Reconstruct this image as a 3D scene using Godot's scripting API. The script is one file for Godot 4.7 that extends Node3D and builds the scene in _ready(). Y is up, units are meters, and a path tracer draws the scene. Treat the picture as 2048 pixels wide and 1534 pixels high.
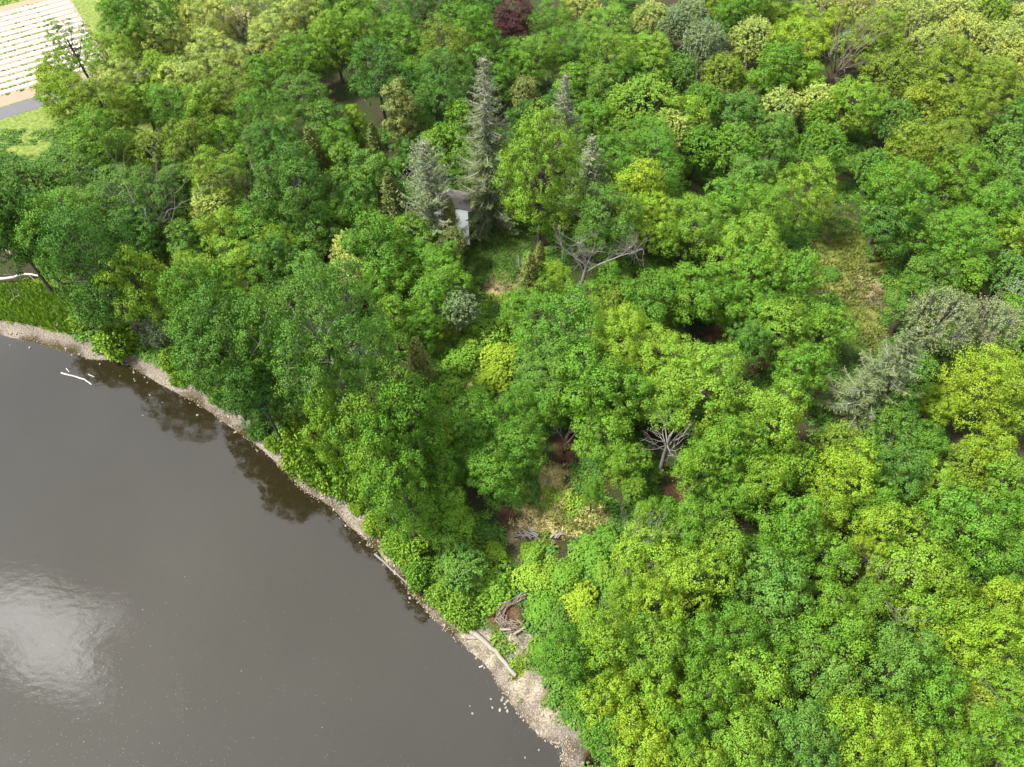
extends Node3D

var rng := RandomNumberGenerator.new()
var used := {}
var mats := {}
var leaf_mats := {}
var shapes := {}
var noise := FastNoiseLite.new()
var blotch := FastNoiseLite.new()


class Bag:
	var p := PackedVector3Array()
	var n := PackedVector3Array()
	var c := PackedColorArray()
	var i := PackedInt32Array()

	func leaf(at: Vector3, up: Vector3, along: Vector3, s: float, wide: float, tint: Color) -> void:
		var t := (along - up * along.dot(up)).normalized()
		var b := up.cross(t) * (s * wide)
		var k := p.size()
		t *= s * 0.5
		p.append(at - t)
		p.append(at + b + up * (s * 0.1))
		p.append(at + t - up * (s * 0.12))
		p.append(at - b + up * (s * 0.1))
		for q in 4:
			n.append(up)
			c.append(tint)
		i.append_array(PackedInt32Array([k, k + 1, k + 2, k, k + 2, k + 3]))

	func tube(a: Vector3, b: Vector3, ra: float, rb: float, sides := 5, tint := Color.WHITE) -> void:
		var d := (b - a).normalized()
		var u := d.cross(Vector3(0.31, 0.17, 0.93)).normalized()
		var v := d.cross(u)
		var k := p.size()
		for j in sides:
			var an := TAU * j / sides
			var o := u * cos(an) + v * sin(an)
			p.append(a + o * ra)
			p.append(b + o * rb)
			n.append(o)
			n.append(o)
			c.append(tint)
			c.append(tint)
		for j in sides:
			var j0 := k + j * 2
			var j1 := k + (j + 1) % sides * 2
			i.append_array(PackedInt32Array([j0, j0 + 1, j1, j1, j0 + 1, j1 + 1]))
		p.append(b + d * rb * 0.4)
		n.append(d)
		c.append(tint)
		p.append(a - d * ra * 0.2)
		n.append(-d)
		c.append(tint)
		var e := p.size() - 2
		for j in sides:
			var j0 := k + j * 2
			var j1 := k + (j + 1) % sides * 2
			i.append_array(PackedInt32Array([j0 + 1, e, j1 + 1, j0, j1, e + 1]))

	func quad(a: Vector3, b: Vector3, d: Vector3, e: Vector3, tint := Color.WHITE) -> void:
		var k := p.size()
		var m := (d - a).cross(b - a).normalized()
		for q in [a, b, d, e]:
			p.append(q)
			n.append(m)
			c.append(tint)
		i.append_array(PackedInt32Array([k, k + 1, k + 2, k, k + 2, k + 3]))

	func mesh() -> ArrayMesh:
		var a := []
		a.resize(Mesh.ARRAY_MAX)
		a[Mesh.ARRAY_VERTEX] = p
		a[Mesh.ARRAY_NORMAL] = n
		a[Mesh.ARRAY_COLOR] = c
		a[Mesh.ARRAY_INDEX] = i
		var m := ArrayMesh.new()
		m.add_surface_from_arrays(Mesh.PRIMITIVE_TRIANGLES, a)
		return m


func rf(a: float, b: float) -> float:
	return rng.randf_range(a, b)


func rdir() -> Vector3:
	var y := rf(-1, 1)
	var a := rf(0, TAU)
	var r := sqrt(1.0 - y * y)
	return Vector3(cos(a) * r, y, sin(a) * r)


func numbered(called: String) -> String:
	var k: int = used.get(called, 0)
	used[called] = k + 1
	return called if k == 0 else "%s_%03d" % [called, k]


func tag(o: Node, label: String, category: String, group := "", kind := "") -> void:
	if label:
		o.set_meta("label", label)
	if category:
		o.set_meta("category", category)
	if group:
		o.set_meta("group", group)
	if kind:
		o.set_meta("kind", kind)


func thing(called: String, at: Vector3, label: String, category: String, group := "") -> Node3D:
	var o := Node3D.new()
	o.name = numbered(called)
	add_child(o)
	o.position = at
	tag(o, label, category, group)
	return o


func part(called: String, mesh: Mesh, m: Material, parent: Node) -> MeshInstance3D:
	var o := MeshInstance3D.new()
	o.name = numbered(called) if parent == self else called
	o.mesh = mesh
	o.material_override = m
	parent.add_child(o, true)
	return o


func lin(r: float, g: float, b: float) -> Color:
	return Color(r, g, b).linear_to_srgb()


func plain(called: String, c: Color, rough := 0.9, spec := 0.3) -> StandardMaterial3D:
	var m := StandardMaterial3D.new()
	m.resource_name = called
	m.albedo_color = c
	m.roughness = rough
	m.metallic_specular = spec
	m.vertex_color_use_as_albedo = true
	m.cull_mode = BaseMaterial3D.CULL_DISABLED
	mats[called] = m
	return m


func leafy(key: String, r: float, g: float, b: float) -> void:
	# three near shades of each leaf colour, so that neighbours of a kind differ
	for s in [["", 1.0, 1.0], ["+", 1.16, 1.06], ["-", 0.9, 0.93]]:
		var m := plain("leaf_" + key + s[0], lin(r * s[1], g * s[2], b), 0.62, 0.2)
		m.backlight_enabled = true
		m.backlight = Color(0.4, 0.46, 0.18)
		leaf_mats[key + s[0]] = m


func grain(freq: float, lo: Color, hi: Color, size := 512, sd := 1) -> NoiseTexture2D:
	var f := FastNoiseLite.new()
	f.seed = sd
	f.frequency = freq
	f.fractal_octaves = 5
	var t := NoiseTexture2D.new()
	t.width = size
	t.height = size
	t.seamless = true
	t.noise = f
	var gr := Gradient.new()
	gr.set_color(0, lo)
	gr.set_color(1, hi)
	t.color_ramp = gr
	return t


# ---------------------------------------------------------------- plants

func tint_of(spread: float) -> Color:
	var v := rf(1.0 - spread, 1.0 + spread)
	var w := rf(-0.12, 0.16)
	return Color(v * (1.0 + w), v, v * (1.0 - w * 0.6))


# A lumpy broadleaf crown: lobes, clumps of leaves on the lobes, leaves on the clumps.
func broadleaf(R: float, H: float, o := {}) -> Array:
	var crown := Bag.new()
	var wood := Bag.new()
	var low: float = o.get("low", 0.2)
	var ry := H * (1.0 - low) * 0.5
	var cy := H - ry
	var count: int = o.get("lobes", int(R * 3.0) + 5)
	var lobes := []
	var turn := rf(0, TAU)
	for k in count:
		var y: float = 1.0 - 1.75 * (k + 0.5) / count
		var a := turn + k * 2.39996 + rf(-0.35, 0.35)
		var rr := sqrt(1.0 - y * y)
		var lr: float = R * rf(0.22, 0.42) * o.get("lobe_size", 1.0)
		var reach := rf(0.72, 1.14)
		var pos := Vector3(cos(a) * rr * (R - lr * 0.8) * reach, cy + y * (ry - lr * 0.7) * rf(0.85, 1.08), sin(a) * rr * (R - lr * 0.8) * reach)
		if o.has("taper"):
			var up: float = clampf((pos.y - cy) / ry, 0, 1)
			pos.x *= 1.0 - o.taper * up
			pos.z *= 1.0 - o.taper * up
		lobes.append([pos, lr])
	if not o.has("hollow"):
		lobes.append([Vector3(0, cy + ry * 0.15, 0), R * 0.5])
	var rc0: float = o.get("clump", 0.5)
	var per: int = o.get("leaves", 68)
	var ls: float = o.get("leaf", 0.155)
	for li in lobes.size():
		var lc: Vector3 = lobes[li][0]
		var lr: float = lobes[li][1]
		var lt := tint_of(0.16)
		var n := int(3.4 * pow(lr / rc0, 2.0))
		var t0 := rf(0, TAU)
		for k in n:
			var y: float = 1.0 - 2.0 * (k + 0.5) / n
			var a := t0 + k * 2.39996
			var rr := sqrt(maxf(0.0, 1.0 - y * y))
			var d := (Vector3(cos(a) * rr, y, sin(a) * rr) + rdir() * 0.45).normalized()
			var cp := lc + d * lr * rf(0.72, 1.14)
			if d.y < -0.35 and rng.randf() < 0.6:
				continue
			var inside := false
			for lj in lobes.size():
				if lj != li and cp.distance_to(lobes[lj][0]) < lobes[lj][1] * 0.84:
					inside = true
					break
			if inside or rng.randf() < o.get("gaps", 0.06):
				continue
			var rc := rc0 * rf(0.55, 1.6)
			var ct := tint_of(0.22)
			ct = Color(ct.r * lt.r, ct.g * lt.g, ct.b * lt.b)
			var axis := (d + Vector3(0, 0.35, 0)).normalized()
			var slab := Vector3(rf(0.8, 1.35), rf(0.55, 0.95), rf(0.8, 1.35)) * rc
			for q in int(per * clampf(rc / rc0, 0.6, 1.5)):
				var e := rdir()
				if e.dot(axis) < -0.15:
					e = -e
				var lp := cp + e * slab * (rf(0.5, 1.05) if q % 8 else rf(1.0, 1.7))
				var up := (e + axis * 0.5 + Vector3(0, 0.15, 0) + rdir() * 0.7).normalized()
				var f := rf(0.78, 1.22)
				crown.leaf(lp, up, rdir() + up.cross(Vector3.UP), ls * rf(0.65, 1.35), 0.36, Color(ct.r * f, ct.g * f, ct.b * f))
	# trunk and limbs
	var tr: float = o.get("trunk", R * 0.045 + 0.05)
	var bend := Vector3(rf(-0.4, 0.4), 0, rf(-0.4, 0.4))
	var fork := Vector3(0, H * rf(0.3, 0.4), 0) + bend
	var top := Vector3(0, cy + ry * 0.4, 0) + bend
	wood.tube(Vector3(0, -0.5, 0), Vector3(0, 0.5, 0), tr * 1.6, tr * 1.1, 8)
	wood.tube(Vector3(0, 0.5, 0), fork, tr * 1.1, tr * 0.85, 8)
	wood.tube(fork, top, tr * 0.85, tr * 0.3, 6)
	for l in lobes:
		var s := fork.lerp(top, rf(0.0, 0.7))
		var mid: Vector3 = s.lerp(l[0], 0.5) + Vector3(rf(-0.3, 0.3), rf(-0.5, 0.1), rf(-0.3, 0.3))
		wood.tube(s, mid, tr * 0.42, tr * 0.28, 5)
		wood.tube(mid, l[0], tr * 0.28, tr * 0.12, 4)
		for q in 4:
			var tip: Vector3 = l[0] + (rdir() + Vector3(0, 0.4, 0)).normalized() * l[1] * 0.95
			wood.tube(l[0], tip, tr * 0.12, 0.015, 3)
	return [wood.mesh(), crown.mesh()]


# Fine-leaved crown: thin twigs fan out to an uneven outline and carry small narrow leaves.
func fine_leaved(R: float, H: float, o := {}) -> Array:
	var crown := Bag.new()
	var wood := Bag.new()
	var low: float = o.get("low", 0.22)
	var ry := H * (1.0 - low) * 0.5
	var cy := H - ry
	var tr: float = R * 0.035 + 0.04
	var stems := []
	var ns: int = o.get("stems", 9)
	wood.tube(Vector3(0, -0.5, 0), Vector3(0, H * 0.22, 0), tr * 1.4, tr, 7)
	for k in ns:
		var a := TAU * k / ns + rf(-0.3, 0.3)
		var y := rf(0.0, 0.75) if k % 3 else 0.9
		var rr := sqrt(1.0 - y * y)
		var base := Vector3(0, H * rf(0.18, 0.3), 0)
		var tip := Vector3(cos(a) * rr * R * 0.72, cy + y * ry * 0.62, sin(a) * rr * R * 0.72)
		var mid := base.lerp(tip, 0.5) + Vector3(0, H * 0.05, 0)
		wood.tube(base, mid, tr * 0.6, tr * 0.42, 5)
		wood.tube(mid, tip, tr * 0.42, tr * 0.15, 4)
		stems.append([mid, tip, tint_of(0.12)])
	var seed_off := rf(0, 500)
	var nt := int(R * R * o.get("twigs", 30.0))
	for k in nt:
		var y: float = 1.0 - 1.72 * (k + 0.5) / nt
		var a := k * 2.39996 + rf(-0.2, 0.2)
		var rr := sqrt(1.0 - y * y)
		var d := Vector3(cos(a) * rr, y, sin(a) * rr)
		var lump := 0.86 + 0.32 * noise.get_noise_3d(d.x * 26.0 + seed_off, d.y * 26.0, d.z * 26.0)
		var tip := Vector3(d.x * R, d.y * ry, d.z * R) * lump * rf(0.8, 1.06) + Vector3(0, cy, 0)
		var st = stems[0]
		var best := 1e9
		for s in stems:
			var q: float = tip.distance_squared_to(s[1])
			if q < best:
				best = q
				st = s
		var from: Vector3 = (st[0] as Vector3).lerp(st[1], rf(0.3, 1.0))
		var s0 := tip.lerp(from, rf(0.3, 0.55))
		if k % int(o.get("bare_every", 3)) == 0:
			wood.tube(from, tip, 0.03, 0.008, 3)
		var dirn := (tip - s0).normalized()
		dirn = (dirn + Vector3(0, 0.35, 0)).normalized()
		var tt: Color = st[2]
		var f0 := rf(0.8, 1.2)
		var nl: int = o.get("leaves", 18)
		for q in nl:
			var u := (q + rng.randf()) / nl
			var lp := s0.lerp(tip, u) + rdir() * 0.2
			var up := (rdir() * 0.9 + Vector3(0, 0.7, 0) + d * 0.4).normalized()
			var f := f0 * rf(0.8, 1.2)
			crown.leaf(lp, up, dirn + rdir() * 0.5, o.get("leaf", 0.27) * rf(0.7, 1.25), 0.24, Color(tt.r * f, tt.g * f, tt.b * f))
	return [wood.mesh(), crown.mesh()]


# Conical evergreen with whorls of drooping boughs; the upper boughs can be bare.
func conifer(R: float, H: float, o := {}) -> Array:
	var crown := Bag.new()
	var wood := Bag.new()
	var tr := 0.02 * H
	wood.tube(Vector3(0, -0.5, 0), Vector3(0, H * 0.5, 0), tr, tr * 0.6, 7)
	wood.tube(Vector3(0, H * 0.5, 0), Vector3(0, H, 0), tr * 0.6, 0.03, 5)
	var y: float = H * o.get("low", 0.08)
	while y < H * 0.985:
		var t := y / H
		var reach: float = R * pow(1.0 - t, o.get("cone", 0.75)) + 0.15
		var nb: int = 4 + rng.randi() % 3
		var a0 := rf(0, TAU)
		for k in nb:
			var a := a0 + TAU * k / nb + rf(-0.3, 0.3)
			var l := reach * rf(0.65, 1.12)
			var out := Vector3(cos(a), 0, sin(a))
			var side := Vector3(-out.z, 0, out.x)
			var rise: float = lerpf(o.get("droop", -0.22), o.get("top_rise", 0.25), t)
			var prev := Vector3(0, y, 0)
			var bare: bool = rng.randf() < lerpf(o.get("bare_low", 0.0), o.get("bare_top", 0.0), smoothstep(0.5, 0.85, t))
			var bt := tint_of(0.16)
			var seg := 5
			for s in seg:
				var u := (s + 1.0) / seg
				var q := Vector3(0, y, 0) + out * l * u + Vector3(0, l * (rise * u + o.get("curl", 0.22) * u * u * u), 0)
				wood.tube(prev, q, (0.06 + 0.014 * l) * (1.05 - u + 0.12), (0.06 + 0.014 * l) * (1.0 - u + 0.1), 3)
				var wide: float = l * 0.3 * (1.15 - u * 0.85) + 0.1
				var pairs := maxi(2, int(l / seg / 0.13))
				for w in pairs:
					var sp := prev.lerp(q, (w + 0.5) / pairs)
					for sd in [-1.0, 1.0]:
						var dr: Vector3 = (side * sd + out * rf(0.35, 0.8) + Vector3(0, rf(-0.45, -0.05), 0)).normalized()
						var ln := wide * rf(0.7, 1.15)
						if bare:
							if w % 2 == 0:
								wood.tube(sp, sp + dr * ln * 0.7, 0.016, 0.006, 3)
							if rng.randf() > o.get("bare_needles", 0.3):
								continue
						var m := maxi(2, int(ln / 0.16))
						for e in m:
							var f := rf(0.75, 1.25)
							crown.leaf(sp + dr * ln * (e + 0.6) / m + Vector3(0, rf(-0.1, 0.0), 0), (Vector3(0, 1.0, 0) + rdir() * 0.5).normalized(), dr + Vector3(0, -0.25, 0) + rdir() * 0.3, 0.3 * rf(0.7, 1.3), 0.17, Color(bt.r * f, bt.g * f, bt.b * f))
				prev = q
		y += o.get("gap", 0.72) * rf(0.7, 1.3) * (1.0 - 0.45 * t)
	return [wood.mesh(), crown.mesh()]


# Rounded conical cedar: short upright sprays filling a soft cone.
func cedar(R: float, H: float, o := {}) -> Array:
	var crown := Bag.new()
	var wood := Bag.new()
	wood.tube(Vector3(0, -0.4, 0), Vector3(0, H * 0.9, 0), 0.13, 0.03, 6)
	var n: int = o.get("sprays", 620)
	var off := rf(0, 900)
	for k in n:
		var t := pow((k + 0.5) / n, 1.35)
		var a := k * 2.39996
		var edge: float = R * pow(1.0 - t, o.get("cone", 0.6)) * (0.85 + 0.5 * noise.get_noise_3d(cos(a) * 30.0 + off, t * 90.0, sin(a) * 30.0))
		var d := Vector3(cos(a), 0, sin(a))
		var y0: float = H * (o.get("low", 0.04) + (1.0 - o.get("low", 0.04)) * t)
		var s0 := d * edge * 0.45 + Vector3(0, y0 - 0.1, 0)
		var s1 := d * edge * rf(0.8, 1.1) + Vector3(0, y0 + rf(-0.05, 0.45), 0)
		if k % 3 == 0:
			wood.tube(Vector3(0, y0 - 0.3, 0), s1, 0.025, 0.008, 3)
		var bt := tint_of(0.2)
		for q in 13:
			var u := rng.randf()
			var f := rf(0.75, 1.25)
			crown.leaf(s0.lerp(s1, u) + rdir() * 0.22, (d * 0.5 + Vector3(0, 0.6, 0) + rdir() * 0.8).normalized(), (s1 - s0) + rdir() * 0.4, 0.3 * rf(0.6, 1.3), 0.2, Color(bt.r * f, bt.g * f, bt.b * f))
	return [wood.mesh(), crown.mesh()]


func shrub(R: float, H: float, feather: bool) -> Array:
	var crown := Bag.new()
	var wood := Bag.new()
	var n := int(R * R * (95.0 if feather else 70.0))
	var off := rf(0, 900)
	for k in n:
		var y: float = 1.0 - (k + 0.5) / n
		var a := k * 2.39996
		var rr := sqrt(1.0 - y * y)
		var d := Vector3(cos(a) * rr, y, sin(a) * rr)
		var lump := 0.85 + 0.45 * noise.get_noise_3d(d.x * 25.0 + off, d.y * 25.0, d.z * 25.0)
		var tip := Vector3(d.x * R, d.y * H, d.z * R) * lump * rf(0.75, 1.05)
		if k % 4 == 0:
			wood.tube(Vector3(d.x * 0.3, -0.2, d.z * 0.3), tip, 0.025, 0.008, 3)
		var bt := tint_of(0.18)
		if feather:
			var s0 := tip * 0.6
			var dr := (tip - s0).normalized()
			for q in 15:
				var f := rf(0.8, 1.2)
				crown.leaf(s0.lerp(tip, rng.randf()) + rdir() * 0.16, (rdir() + Vector3(0, 0.8, 0)).normalized(), dr + Vector3(0, -0.4, 0) + rdir() * 0.5, 0.26 * rf(0.7, 1.3), 0.24, Color(bt.r * f, bt.g * f, bt.b * f))
		else:
			for q in 14:
				var e := (rdir() + d * 0.7).normalized()
				var f := rf(0.8, 1.2)
				crown.leaf(tip + e * 0.3 * rf(0.4, 1.0), (e + Vector3(0, 0.6, 0) + rdir() * 0.5).normalized(), rdir(), 0.22 * rf(0.7, 1.3), 0.36, Color(bt.r * f, bt.g * f, bt.b * f))
	return [wood.mesh(), crown.mesh()]


func twigs(b: Bag, at: Vector3, d: Vector3, l: float, r: float, depth: int, spread := 0.75) -> void:
	var p0 := at
	var dd := d
	for s in 3:
		dd = (dd + rdir() * 0.22 + Vector3(0, 0.05, 0)).normalized()
		var p1 := p0 + dd * l / 3.0
		b.tube(p0, p1, r * (1.0 - s * 0.2), r * (0.8 - s * 0.2), 5 if r > 0.06 else 3)
		if depth > 0 and (s > 0 or depth > 2):
			twigs(b, p1, (dd + rdir() * spread).normalized(), l * rf(0.5, 0.72), r * 0.5, depth - 1, spread)
		p0 = p1
	if depth > 0:
		twigs(b, p0, (dd + rdir() * spread * 0.6).normalized(), l * 0.6, r * 0.38, depth - 1, spread)


func build_shapes() -> void:
	for k in 5:
		shapes["big%d" % k] = broadleaf(6.0, 16.0)
	for k in 7:
		shapes["med%d" % k] = broadleaf(4.6, 13.0, {"clump": 0.46 + 0.05 * (k % 3), "gaps": 0.04 + 0.04 * (k % 3)})
	for k in 4:
		shapes["small%d" % k] = broadleaf(3.2, 10.0, {"clump": 0.42})
	shapes["loose0"] = broadleaf(5.6, 17.0, {"clump": 0.5, "lobes": 34, "lobe_size": 0.82, "gaps": 0.08, "low": 0.08, "taper": 0.35})
	shapes["broad0"] = broadleaf(8.0, 15.0, {"clump": 0.52, "lobes": 40, "lobe_size": 0.7, "low": 0.4})
	for k in 2:
		shapes["open%d" % k] = broadleaf(5.0, 14.0, {"clump": 0.45, "lobes": 22, "lobe_size": 0.7, "gaps": 0.4, "hollow": true})
		shapes["narrow%d" % k] = broadleaf(2.6, 10.0, {"clump": 0.42, "lobes": 16, "taper": 0.4, "low": 0.05})
	for k in 4:
		shapes["fine%d" % k] = fine_leaved(4.6, 13.0)
	for k in 3:
		shapes["finesmall%d" % k] = fine_leaved(3.0, 9.0, {"twigs": 38.0})
	for k in 2:
		shapes["twiggy%d" % k] = fine_leaved(5.5, 13.0, {"twigs": 17.0, "leaves": 13, "bare_every": 1, "stems": 12, "leaf": 0.24, "low": 0.35})
	for k in 3:
		shapes["cedar%d" % k] = cedar(2.2, 8.5)
		shapes["shrub%d" % k] = shrub(2.0, 2.6, false)
		shapes["bank%d" % k] = shrub(2.4, 3.2, true)
	shapes["pine0"] = broadleaf(2.9, 14.0, {"clump": 0.42, "lobes": 18, "lobe_size": 0.8, "gaps": 0.2, "leaf": 0.24, "low": 0.3})


func plant(called: String, at: Vector3, shape: String, colour: String, label: String, category: String, group: String, wood := "bark") -> Node3D:
	var t := thing(called, at, label, category, group)
	part("stem" if category == "shrub" else "trunk", shapes[shape][0], mats[wood], t)
	part("foliage" if category == "shrub" else "crown", shapes[shape][1], leaf_mats[colour + ["", "+", "-"][int(shape.right(1)) % 3]], t)
	return t


const SHORE = [[-99.32,-61.09],[-79.42,-60.40],[-65.72,-58.71],[-61.48,-57.72],[-56.41,-56.08],[-53.01,-54.49],[-49.21,-54.33],[-46.16,-52.53],[-42.12,-50.26],[-37.99,-48.41],[-34.39,-45.91],[-31.52,-43.62],[-28.75,-41.48],[-26.01,-39.08],[-22.78,-36.58],[-20.34,-35.06],[-17.91,-33.17],[-16.05,-31.21],[-13.70,-28.99],[-11.38,-26.37],[-9.17,-24.01],[-7.06,-22.03],[-5.00,-19.88],[-3.03,-17.94],[-1.11,-15.80],[0.73,-13.49],[2.06,-12.08],[3.83,-11.11],[4.93,-10.87],[4.21,-9.72],[4.96,-6.87],[6.22,0.04]]
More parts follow.
